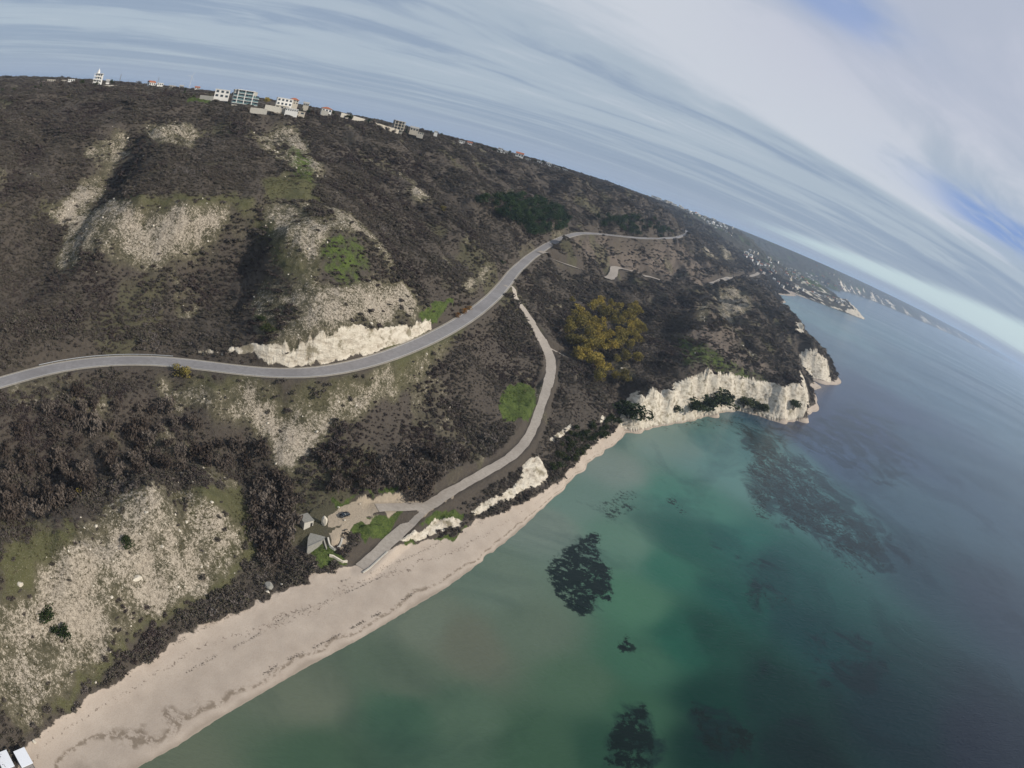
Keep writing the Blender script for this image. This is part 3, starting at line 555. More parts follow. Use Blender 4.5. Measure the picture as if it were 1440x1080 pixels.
# ------------------------------------------------------------------ sea
def sea_xy(px, py):
    a, t = azel(px, py); d = min(H / -t, 44000) if t < -1e-4 else 44000
    return a, math.log(d)
SEA = [  # (pixel, body colour of the water seen there)
 (230, 1070, (.105, .125, .085)), (420, 965, (.115, .135, .095)), (600, 870, (.125, .150, .110)), (760, 745, (.145, .185, .150)), (850, 650, (.150, .195, .165)), (930, 615, (.13, .20, .175)),
 (450, 1060, (.050, .090, .055)), (560, 1000, (.048, .098, .062)), (560, 940, (.085, .115, .080)), (700, 830, (.110, .150, .112)), (660, 900, (.115, .125, .090)), (760, 880, (.095, .130, .092)), (640, 1000, (.070, .115, .075)), (800, 700, (.115, .180, .145)),
 (900, 850, (.055, .142, .085)), (880, 760, (.085, .165, .118)), (950, 700, (.045, .150, .110)), (950, 800, (.024, .110, .072)), (900, 1000, (.032, .088, .050)), (820, 960, (.058, .108, .066)), (1000, 900, (.006, .052, .034)), (1000, 1060, (.002, .022, .016)), (980, 760, (.016, .105, .072)),
 (1000, 980, (.002, .030, .020)), (960, 900, (.012, .080, .050)), (1080, 980, (.002, .022, .018)), (1040, 850, (.006, .062, .046)), (1120, 1060, (.002, .014, .013)), (900, 920, (.040, .110, .066)), (1030, 760, (.014, .095, .074)), (860, 1060, (.020, .060, .036)), (760, 1050, (.040, .085, .050)),
 (1000, 650, (.085, .185, .165)), (1080, 650, (.070, .160, .150)), (1150, 720, (.045, .120, .120)), (1100, 800, (.010, .062, .056)), (1150, 900, (.004, .036, .036)), (1250, 1000, (.003, .018, .022)), (1400, 1060, (.008, .014, .024)), (1400, 850, (.020, .034, .052)), (1300, 800, (.018, .044, .058)), (1250, 680, (.040, .080, .105)),
 (1180, 640, (.035, .062, .110)), (1140, 600, (.028, .045, .090)), (1220, 560, (.030, .048, .095)), (1170, 580, (.024, .040, .085)), (1350, 650, (.030, .06, .09)), (1200, 500, (.05, .10, .14)), (1130, 440, (.09, .18, .20)), (1300, 520, (.035, .08, .12)), (1400, 560, (.035, .07, .11)), (1200, 450, (.05, .12, .16)), (1350, 500, (.04, .09, .14))]
SC_ = np.array([sea_xy(s[0], s[1]) for s in SEA]); SV = np.array([s[2] for s in SEA])
saz = np.radians(np.r_[np.arange(-180, -60, 4.0), np.arange(-60, 75, 0.3), np.arange(75, 180.1, 4.0)])
slr = np.r_[np.arange(math.log(20), math.log(900), 0.0055), np.arange(math.log(900), math.log(90000), 0.03)]
SA, SLg = np.meshgrid(saz, slr, indexing='ij'); SR = np.exp(SLg)
SX = SR * np.sin(SA); SY = SR * np.cos(SA)
swa = SA + fbm(SX, SY, 90, 3, 301) * 0.035; swl = SLg + fbm(SX, SY, 90, 3, 302) * 0.035
w_ = np.zeros(SA.shape); cA = np.zeros(SA.shape + (3,))
for (a_, l_), v in zip(SC_, SV):
    w = 1 / (((swa - a_) ** 2 + (swl - l_) ** 2) + 0.0003) ** 2.1; w_ += w; cA += w[..., None] * v
cA /= w_[..., None]
# a band of sand-coloured shallows follows the waterline
swx = SX + fbm(SX, SY, 10, 3, 311) * 2.0; swy = SY + fbm(SX, SY, 10, 3, 312) * 2.0
def seaarea(specs, nb=8):
    m = np.zeros(SA.shape)
    for v, p in specs:
        q = []
        for x, y in dens([tuple(c) for c in p] + [tuple(p[0])], 12):
            a, l = sea_xy(x, y); q.append((math.exp(l) * math.sin(a), math.exp(l) * math.cos(a)))
        m = np.maximum(m, v * inpoly(swx, swy, np.array(q)))
    m2 = m.copy()
    for _ in range(nb): m2 = (m2 + np.roll(m2, 1, 0) + np.roll(m2, -1, 0) + np.roll(m2, 1, 1) + np.roll(m2, -1, 1)) / 5
    return m2
weed = seaarea([(1.0, [(770, 785), (800, 770), (830, 742), (848, 750), (845, 775), (858, 800), (866, 850), (840, 848), (828, 872), (800, 862), (775, 835), (762, 800)]), (0.95, [(850, 905), (880, 888), (900, 922), (880, 922)]),
 (0.9, [(870, 1000), (915, 985), (918, 1030), (930, 1085), (850, 1085), (848, 1050)]), (0.8, [(965, 990), (985, 990), (1010, 1015), (1060, 1020), (1072, 1072), (1000, 1062), (985, 1040)]),
 (0.45, [(1045, 830), (1085, 812), (1092, 850), (1062, 875)]), (0.55, [(1055, 915), (1082, 945), (1072, 955)]), (0.35, [(1120, 905), (1220, 900), (1250, 960), (1140, 970)]),
 (0.80, [(1040, 597), (1085, 620), (1110, 650), (1150, 690), (1200, 720), (1260, 780), (1210, 790), (1160, 760), (1110, 742), (1080, 700), (1045, 660), (1052, 640)]), (0.7, [(1085, 640), (1130, 640), (1180, 690), (1150, 700)]), (0.55, [(1150, 760), (1200, 750), (1260, 800), (1200, 830)]), (0.5, [(1000, 760), (1030, 750), (1035, 780), (1008, 785)]), (0.55, [(1095, 830), (1120, 812), (1130, 850), (1100, 870)]), (0.75, [(1042, 680), (1080, 690), (1088, 735), (1060, 730)]),
 (0.68, [(830, 712), (868, 685), (900, 688), (896, 720), (862, 735)]), (0.8, [(933, 694), (955, 700), (970, 722), (955, 728)]), (0.6, [(890, 610), (960, 590), (1030, 580), (1080, 595), (1040, 606), (950, 606)]), (0.72, [(1060, 586), (1100, 594), (1130, 588), (1120, 602), (1070, 600)]), (0.55, [(800, 690), (812, 676), (822, 680), (812, 694)])])
reef = seaarea([(1, [(1025, 592), (1090, 600), (1125, 640), (1180, 680), (1240, 730), (1290, 790), (1230, 815), (1160, 775), (1100, 750), (1060, 705), (1035, 660), (1050, 635)]), (0.9, [(1090, 600), (1150, 580), (1200, 560), (1260, 590), (1300, 660), (1250, 690), (1190, 660), (1130, 630)]),
 (0.8, [(1030, 790), (1090, 780), (1110, 850), (1075, 885), (1040, 850)]), (0.85, [(1048, 905), (1090, 935), (1080, 965), (1050, 945)]), (0.8, [(1110, 890), (1210, 880), (1260, 940), (1230, 1000), (1150, 970)]), (0.7, [(1090, 1010), (1140, 1000), (1150, 1040), (1110, 1050)]), (0.9, [(860, 990), (925, 975), (935, 1090), (835, 1090)]), (0.85, [(955, 980), (1010, 990), (1075, 1010), (1090, 1085), (990, 1075)]),
 (0.6, [(985, 740), (1030, 740), (1040, 790), (1000, 800)]), (0.5, [(1320, 840), (1370, 860), (1375, 890), (1330, 880)]), (0.6, [(800, 700), (900, 680), (905, 730), (860, 742)]), (0.55, [(765, 770), (850, 735), (875, 860), (820, 885), (760, 830)])], 26)
sme = grid_mesh('sea', SX, SY, SX * 0)
attr(sme, 'body', cA[..., 0], cA[..., 1], cA[..., 2]); attr(sme, 'weed', weed, weed, weed); attr(sme, 'reef', reef, reef, reef)
def sea_material():
    g = material('sea_water'); L = g.L
    P = g.n('ShaderNodeNewGeometry').outputs['Position']
    C = g.n('ShaderNodeAttribute', attribute_name='body').outputs['Color']; Wd = g.n('ShaderNodeAttribute', attribute_name='weed').outputs['Fac']
    nf = g.noise(P, 0.42, 5, 0.72); nm = g.noise(P, 0.10, 4, 0.6); nb = g.noise(P, 0.02, 4)
    t = g.math('ADD', g.math('MULTIPLY', nf, 0.85), g.math('MULTIPLY', nm, 0.55))
    k = g.ramp(g.math('ADD', g.math('MULTIPLY', Wd, 0.40), g.math('SUBTRACT', t, 0.92)), [(0.04, 0), (0.13, 1)])
    Rf = g.n('ShaderNodeAttribute', attribute_name='reef').outputs['Fac']; rk = g.ramp(g.math('ADD', g.math('MULTIPLY', Rf, 0.30), g.math('MULTIPLY', g.noise(P, 0.038, 8, 0.70, 0.9), 1.25)), [(0.80, 0), (0.96, 1)]); rk = g.math('MULTIPLY', rk, g.ramp(Rf, [(0.02, 0), (0.6, 0.85)]))
    k = g.math('MULTIPLY', k, g.ramp(Wd, [(0.04, 0), (0.25, 1)]))
    soft = g.ramp(g.noise(P, 0.012, 5, 0.6, 0.8), [(0.50, 0), (0.62, 1)]); sepw = g.n('ShaderNodeSeparateXYZ'); L.new(P, sepw.inputs[0])
    C = g.mix(g.math('MULTIPLY', soft, 0.5), C, g.mix(1.0, C, (0.35, 0.45, 0.52), 'MULTIPLY'))
    c = g.mix(g.math('MULTIPLY', g.ramp(nb, [(0.35, 0), (0.65, 1)]), 0.28), C, g.mix(1.0, C, (0.62, 0.72, 0.74), 'MULTIPLY'))
    c = g.mix(rk, c, g.mix(0.5, g.mix(1.0, c, (0.16, 0.26, 0.30), 'MULTIPLY'), (0.006, 0.018, 0.022)))
    c = g.mix(g.math('MULTIPLY', k, g.ramp(Wd, [(0.2, 0.6), (0.9, 1.0)])), c, (0.003, 0.010, 0.008))
    L.new(c, g.b.inputs['Base Color']); g.b.inputs['Roughness'].default_value = 0.16; g.b.inputs['IOR'].default_value = 1.333; g.b.inputs['Specular IOR Level'].default_value = 0.28
    mp = g.n('ShaderNodeMapping', {'Scale': (0.35, 1.0, 1.0), 'Rotation': (0, 0, 0.5)}); L.new(P, mp.inputs[0])
    wv = g.math('ADD', g.noise(mp.outputs[0], 0.9, 4, 0.6), g.math('MULTIPLY', g.noise(mp.outputs[0], 0.16, 3), 0.8))
    mp2 = g.n('ShaderNodeMapping', {'Scale': (0.0011, 0.0055, 1.0), 'Rotation': (0, 0, 0.75)}); L.new(P, mp2.inputs[0])
    slick = g.ramp(g.noise(mp2.outputs[0], 1.0, 4, 0.55), [(0.30, 0.10), (0.75, 0.24)]); L.new(slick, g.b.inputs['Roughness'])
    bmp = g.n('ShaderNodeBump', {'Strength': 0.75, 'Distance': 0.35}); L.new(wv, bmp.inputs['Height']); L.new(bmp.outputs[0], g.b.inputs['Normal'])
    return g.m
sme.materials.append(sea_material())
sea = bpy.data.objects.new('sea', sme); COL.objects.link(sea); sea['kind'] = 'structure'; sea['label'] = 'calm green and blue sea with dark weed beds under the surface'
# ------------------------------------------------------------------ roads and tracks
def asphalt(name, c0, c1, sc=0.6):
    g = material(name); P = g.n('ShaderNodeNewGeometry').outputs['Position']
    c = g.mix(g.ramp(g.noise(P, sc, 5, 0.65), [(0.3, 0), (0.7, 1)]), c0, c1); c = g.mix(g.ramp(g.noise(P, 0.06, 3), [(0.4, 0), (0.7, 0.5)]), c, tuple(x * 0.8 for x in c0))
    g.L.new(c, g.b.inputs['Base Color']); return g.m
def strip(name, line, offs, lift, m, z_from=None):       # line: x,y,z ; offs: list of (left, right) offsets per lane strip
    V = []; F = []
    d = np.gradient(line[:, :2], axis=0); d /= np.hypot(d[:, 0], d[:, 1])[:, None] + 1e-9
    nrm = np.c_[-d[:, 1], d[:, 0]]
    for (a_, b_) in offs:
        s = len(V); k = 3 if abs(a_ - b_) > 1 else 2
        for i in range(len(line)):
            for j in range(k):
                o = a_ + (b_ - a_) * j / (k - 1)
                wob = 0 if lift > 0.2 or k == 2 else 0
                p = line[i, :2] + nrm[i] * o; V.append((p[0], p[1], line[i, 2] + lift))
        for i in range(len(line) - 1):
            for j in range(k - 1):
                q = s + i * k + j; F.append((q, q + 1, q + k + 1, q + k))
    me = bpy.data.meshes.new(name); me.from_pydata(V, [], F); me.update()
    me.materials.append(m); o = bpy.data.objects.new(name, me); COL.objects.link(o); return o
def struct(o, label): o['kind'] = 'structure'; o['label'] = label; return o
rd = road.copy()
zz = hgt(rd[:, 0], rd[:, 1]); rd[:, 2] = smooth_line(np.maximum(rd[:, 2], zz)[:, None], 3)[:, 0]
M_road = asphalt('asphalt', (0.215, 0.203, 0.202), (0.285, 0.272, 0.27))
M_white = simple('road_paint', (0.62, 0.60, 0.56)); M_gravel = asphalt('gravel_shoulder', (0.26, 0.23, 0.185), (0.40, 0.36, 0.30), 1.5)
struct(strip('road_verge', rd, [(-4.9, 4.9)], 0.10, M_gravel), 'pale gravel verge along both sides of the coast road')
struct(strip('road', rd, [(-3.9, 3.9)], 0.16, M_road), 'grey asphalt coast road curving across the hillside')
struct(strip('road_marking', rd, [(-3.72, -3.52), (3.52, 3.72)], 0.18, M_white), 'thin white edge lines of the coast road')
M_track = asphalt('track_surface', (0.31, 0.27, 0.23), (0.43, 0.38, 0.325), 0.8)
TL = {'beach_track': 'pale concrete track winding down from the road to the beach', 'spur_track': 'short dirt branch off the beach track towards the yellow trees', 'yard_track': 'dirt drive from the beach track into the gravel yard',
      'side_track': 'narrow track leaving the road at its far bend', 'loop_track': 'light track with a hairpin crossing the lower slope'}
def rag_strip(name, line, w, lift, m):
    d = np.gradient(line[:, :2], axis=0); d /= np.hypot(d[:, 0], d[:, 1])[:, None] + 1e-9
    nrm = np.c_[-d[:, 1], d[:, 0]]; V = []; F = []
    for i in range(len(line)):
        x, y = line[i, :2]; fl_ = 1 + min(1.0, max(0.0, (math.hypot(x, y) - 330) / 90)) * (0.75 if w < 3.2 else 0.0)
        a_ = w * fl_ * (1 + 0.22 * float(fnoise(np.array([x / 6.]), np.array([y / 6.]), 5)[0])); b_ = w * fl_ * (1 + 0.22 * float(fnoise(np.array([x / 5.]), np.array([y / 5.]), 8)[0]))
        for o in (-a_, 0, b_): p = line[i, :2] + nrm[i] * o; V.append((p[0], p[1], line[i, 2] + lift))
    for i in range(len(line) - 1):
        for j in range(2): q = i * 3 + j; F.append((q, q + 1, q + 4, q + 3))
    me = bpy.data.meshes.new(name); me.from_pydata(V, [], F); me.materials.append(m); o = bpy.data.objects.new(name, me); COL.objects.link(o); return o
for i, (k, (t, w)) in enumerate(tracks.items()):
    t = t.copy(); t[:, 2] = np.maximum(t[:, 2], hgt(t[:, 0], t[:, 1])); struct(rag_strip(k, t, w, (1.3 if k == 'loop_track' else 0.7 if k == 'side_track' else 0.12) + 0.012 * i, M_track), TL[k])

# ------------------------------------------------------------------ mesh building
class MB:
    def __init__(s): s.v = []; s.f = []
    def quad(s, *p): n = len(s.v); s.v += [tuple(q) for q in p]; s.f.append(tuple(range(n, n + len(p))))
    def box(s, x0, x1, y0, y1, z0, z1):
        n = len(s.v)
        s.v += [(x, y, z) for z in (z0, z1) for y in (y0, y1) for x in (x0, x1)]
        s.f += [tuple(n + i for i in q) for q in ((0, 2, 3, 1), (4, 5, 7, 6), (0, 1, 5, 4), (2, 6, 7, 3), (0, 4, 6, 2), (1, 3, 7, 5))]
    def tube(s, pts, rad, k=6):
        rings = []
        for i, p in enumerate(pts):
            p = Vector(p); a = Vector(pts[max(0, i - 1)]); b = Vector(pts[min(len(pts) - 1, i + 1)]); d = (b - a).normalized()
            u = d.orthogonal().normalized(); w = d.cross(u); r = rad[i] if hasattr(rad, '__len__') else rad
            n = len(s.v); s.v += [tuple(p + (u * math.cos(2 * PI * j / k) + w * math.sin(2 * PI * j / k)) * r) for j in range(k)]; rings.append(n)
        for a, b in zip(rings[:-1], rings[1:]):
            for j in range(k): s.f.append((a + j, a + (j + 1) % k, b + (j + 1) % k, b + j))
        s.f.append(tuple(rings[-1] + j for j in range(k)))
    def lathe(s, prof, k=12, c=(0, 0, 0)):
        n = len(s.v)
        for r, z in prof: s.v += [(c[0] + r * math.cos(2 * PI * j / k), c[1] + r * math.sin(2 * PI * j / k), c[2] + z) for j in range(k)]
        for i in range(len(prof) - 1):
            for j in range(k): s.f.append((n + i * k + j, n + i * k + (j + 1) % k, n + (i + 1) * k + (j + 1) % k, n + (i + 1) * k + j))
        s.f.append(tuple(n + (len(prof) - 1) * k + j for j in range(k)))
    def gable(s, x0, x1, y0, y1, z, h, ov=0.4, th=0.25):      # ridge along x
        ym = (y0 + y1) / 2
        for dz in (0,):
            n = len(s.v); X0, X1, Y0, Y1 = x0 - ov, x1 + ov, y0 - ov, y1 + ov; zl = z - ov * h / ((y1 - y0) / 2)
            s.v += [(X0, Y0, zl), (X1, Y0, zl), (X1, ym, z + h), (X0, ym, z + h), (X0, Y1, zl), (X1, Y1, zl)]
            s.v += [(a_, b_, c_ + th) for a_, b_, c_ in s.v[n:n + 6]]
            s.f += [(n + 6, n + 7, n + 8, n + 9), (n + 9, n + 8, n + 11, n + 10), (n, n + 3, n + 2, n + 1), (n + 3, n + 4, n + 5, n + 2), (n, n + 1, n + 7, n + 6), (n + 5, n + 4, n + 10, n + 11), (n, n + 6, n + 9, n + 3), (n + 3, n + 9, n + 10, n + 4), (n + 1, n + 2, n + 8, n + 7), (n + 2, n + 5, n + 11, n + 8)]
    def hip(s, x0, x1, y0, y1, z, h, ov=0.5, th=0.2):
        X0, X1, Y0, Y1 = x0 - ov, x1 + ov, y0 - ov, y1 + ov; w = min(X1 - X0, Y1 - Y0) / 2
        if X1 - X0 >= Y1 - Y0: a_, b_ = (X0 + w, (Y0 + Y1) / 2, z + h), (X1 - w + 0.01, (Y0 + Y1) / 2, z + h)
        else: a_, b_ = ((X0 + X1) / 2, Y0 + w, z + h), ((X0 + X1) / 2, Y1 - w + 0.01, z + h)
        n = len(s.v); s.v += [(X0, Y0, z), (X1, Y0, z), (X1, Y1, z), (X0, Y1, z), a_, b_, (X0, Y0, z - th), (X1, Y0, z - th), (X1, Y1, z - th), (X0, Y1, z - th)]
        if X1 - X0 >= Y1 - Y0: s.f += [(n, n + 1, n + 5, n + 4), (n + 1, n + 2, n + 5), (n + 2, n + 3, n + 4, n + 5), (n + 3, n, n + 4)]
        else: s.f += [(n, n + 1, n + 4), (n + 1, n + 2, n + 5, n + 4), (n + 2, n + 3, n + 5), (n + 3, n, n + 4, n + 5)]
        s.f += [(n + 6, n + 9, n + 8, n + 7), (n, n + 6, n + 7, n + 1), (n + 1, n + 7, n + 8, n + 2), (n + 2, n + 8, n + 9, n + 3), (n + 3, n + 9, n + 6, n)]
    def rock(s, c, r, seed=0, sub=2):
        bm = bmesh.new(); bmesh.ops.create_icosphere(bm, subdivisions=sub, radius=1.0); rr = random.Random(seed)
        pl = [(Vector((rr.gauss(0, 1), rr.gauss(0, 1), rr.gauss(0, 1))).normalized(), rr.uniform(0.55, 0.9)) for _ in range(9)]
        n = len(s.v)
        for v in bm.verts:
            p = v.co.copy()
            for d, k in pl:
                t = p.dot(d)
                if t > k: p -= d * (t - k)
            s.v.append((c[0] + p.x * r[0], c[1] + p.y * r[1], c[2] + p.z * r[2]))
        s.f += [tuple(n + v.index for v in f.verts) for f in bm.faces]; bm.free()
    def mesh(s, name, m, smooth=False):
        me = bpy.data.meshes.new(name); me.from_pydata(s.v, [], s.f); me.update()
        if smooth: me.polygons.foreach_set('use_smooth', np.ones(len(me.polygons), bool))
        me.materials.append(m); return me
    def build(s, name, m, parent=None, smooth=False):
        o = bpy.data.objects.new(name, s.mesh(name, m, smooth)); COL.objects.link(o); o.parent = parent; return o
def tag(o, label, cat, group=None, kind=None):
    o['label'] = label; o['category'] = cat
    if group: o['group'] = group
    if kind: o['kind'] = kind
    return o
def empty(name, loc, rz=0.0, label=None, cat=None, group=None):
    o = bpy.data.objects.new(name, None); COL.objects.link(o); o.location = loc; o.rotation_euler = (0, 0, rz)
    if label: tag(o, label, cat, group)
    return o
KIDS = {}
def copy_tree(o, label=None, group=None):
    r = o.copy(); COL.objects.link(r)
    if label: r['label'] = label
    if group: r['group'] = group
    for ch in KIDS[o.name]:
        c = ch.copy(); COL.objects.link(c); c.parent = r
    return r

# ------------------------------------------------------------------ materials of things
def plant_mat(name, stops, patch=0.02, rnd=0.5):
    g = material(name); P = g.n('ShaderNodeNewGeometry'); oi = g.n('ShaderNodeObjectInfo')
    nz = g.math('MULTIPLY_ADD', g.noise(oi.outputs['Location'], patch, 4, 0.6), 1.9, -0.45)
    f = g.math('ADD', g.math('MULTIPLY', nz, 1.0 - rnd), g.math('MULTIPLY', oi.outputs['Random'], rnd))
    f = g.math('ADD', f, g.math('MULTIPLY', g.math('SUBTRACT', P.outputs['Random Per Island'], 0.5), 0.35))
    g.L.new(g.ramp(f, stops), g.b.inputs['Base Color']); g.b.inputs['Specular IOR Level'].default_value = 0.05
    return g.m
M_scrub = plant_mat('bare_twigs', [(0.12, (0.038, 0.030, 0.028)), (0.32, (0.076, 0.058, 0.053)), (0.45, (0.096, 0.082, 0.074)), (0.56, (0.074, 0.070, 0.045)), (0.68, (0.112, 0.091, 0.080)), (0.88, (0.150, 0.134, 0.122))], 0.022, 0.28)
M_farscrub = M_scrub
M_dark = plant_mat('evergreen_leaves', [(0.2, (0.020, 0.030, 0.012)), (0.5, (0.038, 0.052, 0.020)), (0.8, (0.060, 0.066, 0.028))], 0.05, 0.5)
M_pine = plant_mat('pine_needles', [(0.2, (0.016, 0.030, 0.014)), (0.5, (0.028, 0.050, 0.020)), (0.8, (0.045, 0.070, 0.028))], 0.05, 0.6)
M_yellow = plant_mat('yellow_autumn_leaves', [(0.2, (0.13, 0.11, 0.042)), (0.40, (0.21, 0.17, 0.048)), (0.55, (0.26, 0.21, 0.06)), (0.75, (0.34, 0.255, 0.06))], 0.05, 0.55)
M_orange = plant_mat('orange_leaves', [(0.2, (0.16, 0.075, 0.02)), (0.5, (0.26, 0.125, 0.025)), (0.8, (0.32, 0.20, 0.04))], 0.05, 0.6)
M_grass = plant_mat('dry_grass_tufts', [(0.2, (0.060, 0.058, 0.026)), (0.5, (0.115, 0.105, 0.055)), (0.8, (0.19, 0.165, 0.105))], 0.05, 0.6)
M_twig = plant_mat('pale_twigs', [(0.1, (0.045, 0.034, 0.028)), (0.5, (0.085, 0.068, 0.056)), (0.9, (0.150, 0.126, 0.106))], 0.05, 0.6)
M_bark = simple('bark', (0.11, 0.092, 0.075), 0.95, 0.25, 6)
M_rock = simple('chalk_rock', (0.62, 0.56, 0.46), 0.9, 0.18, 2.0)
M_plaster = simple('white_plaster', (0.72, 0.70, 0.66), 0.8, 0.08, 0.8)
M_conc = simple('weathered_concrete', (0.27, 0.26, 0.23), 0.9, 0.22, 1.2)
M_oldwhite = simple('old_white_render', (0.50, 0.47, 0.41), 0.9, 0.2, 1.4)
M_glass = simple('window_glass', (0.035, 0.045, 0.055), 0.12, 0.1, 0.5, 0.6)
M_teal = simple('teal_glass', (0.13, 0.21, 0.21), 0.12, 0.15, 0.3, 0.7)
M_tile = simple('red_roof_tiles', (0.36, 0.135, 0.075), 0.85, 0.2, 2.5)
M_beige = simple('beige_render', (0.50, 0.45, 0.37), 0.85, 0.12, 0.8)
M_roofgrey = simple('grey_roof_sheet', (0.36, 0.35, 0.33), 0.8, 0.2, 1.0)
M_metal = simple('galvanised_metal', (0.45, 0.46, 0.47), 0.45, 0.1, 3, 0.5, 0.6)
M_cabin = simple('white_roof_panel', (0.80, 0.82, 0.86), 0.55, 0.03, 0.8, 0.3)
M_cabinwall = simple('cabin_boards', (0.22, 0.21, 0.21), 0.8, 0.15, 3)
M_carpaint = simple('black_car_paint', (0.012, 0.012, 0.014), 0.18, 0.1, 1, 0.6)
M_rubber = simple('tyre_rubber', (0.02, 0.02, 0.02), 0.8, 0.1, 3)
M_lamp = simple('lamp_glass', (0.6, 0.6, 0.58), 0.15, 0.05, 1, 0.5)
M_red = simple('tail_lamp', (0.35, 0.02, 0.02), 0.25, 0.05, 1, 0.5)
M_weed = simple('dried_seaweed', (0.045, 0.035, 0.025), 0.95, 0.3, 3)

# ------------------------------------------------------------------ plants: prototypes
def tris_mesh(name, C, S, m, rs, aspect=1.0, up=0.0):
    n = len(C); a = rs.normal(size=(n, 3)); a[:, 2] += up * np.sign(a[:, 2] + 1e-9); a /= np.linalg.norm(a, axis=1)[:, None]
    b = np.cross(a, rs.normal(size=(n, 3))); b /= np.linalg.norm(b, axis=1)[:, None]
    S = S[:, None]
    V = np.stack([C - a * S * aspect, C + b * S * 0.55, C + a * S * aspect, C - b * S * 0.55], 1).reshape(-1, 3)
    me = bpy.data.meshes.new(name); me.vertices.add(4 * n); me.vertices.foreach_set('co', V.astype(np.float32).ravel())
    me.loops.add(4 * n); me.loops.foreach_set('vertex_index', np.arange(4 * n, dtype=np.int32)); me.polygons.add(n)
    me.polygons.foreach_set('loop_start', np.arange(0, 4 * n, 4, dtype=np.int32)); me.update(calc_edges=True); me.materials.append(m); return me
def crown_pts(rs, n, R, hz, z0, lumps, shell=0.55):
    """leaf clumps spread through several overlapping uneven masses"""
    L = []
    for _ in range(lumps):
        d = rs.normal(size=3); d /= np.linalg.norm(d); q = rs.uniform(0.25, 0.75)
        L.append((d * q * [R, R, hz] + [0, 0, z0], rs.uniform(0.28, 0.52)))
    out = []
    for c, k in [L[i % len(L)] for i in range(n)]:
        d = rs.normal(size=3); d /= np.linalg.norm(d); rr = rs.uniform(shell, 1.05) ** 0.7
        out.append(c + d * rr * k * np.array([R, R, hz]))
    return np.array(out)
def scrub_proto(i, n=150, m=None, name='scrub_bush'):
    rs = np.random.default_rng(100 + i)
    C = crown_pts(rs, n, 1.0, 0.62, 0.42, 6, 0.3); C[:, 2] = np.abs(C[:, 2])
    return tris_mesh(name, C, rs.uniform(0.08, 0.19, n), m or M_scrub, rs, 1.35, 0.6)
def bare_mesh(i, H_=1.0):                          # leafless: branching twigs
    rs = np.random.default_rng(300 + i); tr = MB(); C = []; D = []
    tr.tube([(0, 0, -0.1), (0.01, 0, 0.2), (0.03 * rs.normal(), 0.03 * rs.normal(), 0.55)], [0.030, 0.022, 0.008], 5)
    for b in range(9):
        an = rs.uniform(0, 2 * PI); z = rs.uniform(0.12, 0.4); l = rs.uniform(0.3, 0.5); el = rs.uniform(0.5, 1.2)
        p0 = np.array([0, 0, z]); d = np.array([math.cos(an) * math.cos(el), math.sin(an) * math.cos(el), math.sin(el)]); p1 = p0 + d * l * 0.5; p2 = p0 + d * l + rs.normal(size=3) * 0.04
        tr.tube([p0, p1, p2], [0.013, 0.008, 0.003], 4)
        for _ in range(22):
            t = rs.uniform(0.3, 1.15); C.append(p0 + d * l * t + rs.normal(size=3) * 0.075 * (0.6 + t)); D.append(d)
    C = np.array(C); C = np.r_[C, C + rs.normal(size=C.shape) * 0.05]
    cm = tris_mesh('crown', C, rs.uniform(0.035, 0.075, len(C)), M_twig, rs, 1.6, 0.8)
    for v in cm.vertices: pass
    return tr.mesh('trunk', M_bark), cm
def leafy_mesh(i, m, R=0.42, hz=0.36, z0=0.62, n=700, size=(0.022, 0.05), trunk=0.45):
    rs = np.random.default_rng(500 + i); tr = MB()
    tr.tube([(0, 0, -0.1), (0.01, 0.01, trunk * 0.6), (0.02 * rs.normal(), 0.02 * rs.normal(), trunk + 0.25)], [0.028, 0.020, 0.008], 6)
    for b in range(6):
        an = rs.uniform(0, 2 * PI); z = rs.uniform(trunk * 0.5, trunk); tr.tube([(0, 0, z), (math.cos(an) * R * 0.35, math.sin(an) * R * 0.35, z + 0.14), (math.cos(an) * R * 0.7, math.sin(an) * R * 0.7, z + 0.3)], [0.012, 0.008, 0.003], 4)
    C = crown_pts(rs, n, R, hz, z0, 11, 0.45)
    return tr.mesh('trunk', M_bark), tris_mesh('crown', C, rs.uniform(size[0], size[1], n), m, rs, 1.0, 0.2)
def cone_mesh(i, m, n=520, w=0.26):
    rs = np.random.default_rng(700 + i); tr = MB(); tr.tube([(0, 0, -0.1), (0, 0, 0.9)], [0.022, 0.004], 5)
    z = rs.uniform(0.06, 1.0, n) ** 0.85; an = rs.uniform(0, 2 * PI, n); lay = 1 + 0.3 * np.sin(z * 38 + an * 2); rr = w * (1.02 - z) * lay * rs.uniform(0.45, 1.0, n)
    C = np.c_[rr * np.cos(an), rr * np.sin(an), z]
    return tr.mesh('trunk', M_bark), tris_mesh('crown', C, rs.uniform(0.025, 0.055, n), m, rs, 1.1, 0.0)
def shrub_mesh(i, m, n=600):
    rs = np.random.default_rng(900 + i); tr = MB()
    for b in range(4):
        an = rs.uniform(0, 2 * PI); tr.tube([(0, 0, -0.15), (math.cos(an) * 0.1, math.sin(an) * 0.1, 0.25), (math.cos(an) * 0.3, math.sin(an) * 0.3, 0.5)], [0.02, 0.014, 0.004], 4)
    C = crown_pts(rs, n, 0.5, 0.36, 0.34, 9, 0.4); C[:, 2] = np.abs(C[:, 2])
    return tr.mesh('stem', M_bark), tris_mesh('foliage', C, rs.uniform(0.03, 0.065, n), m, rs, 1.0, 0.2)
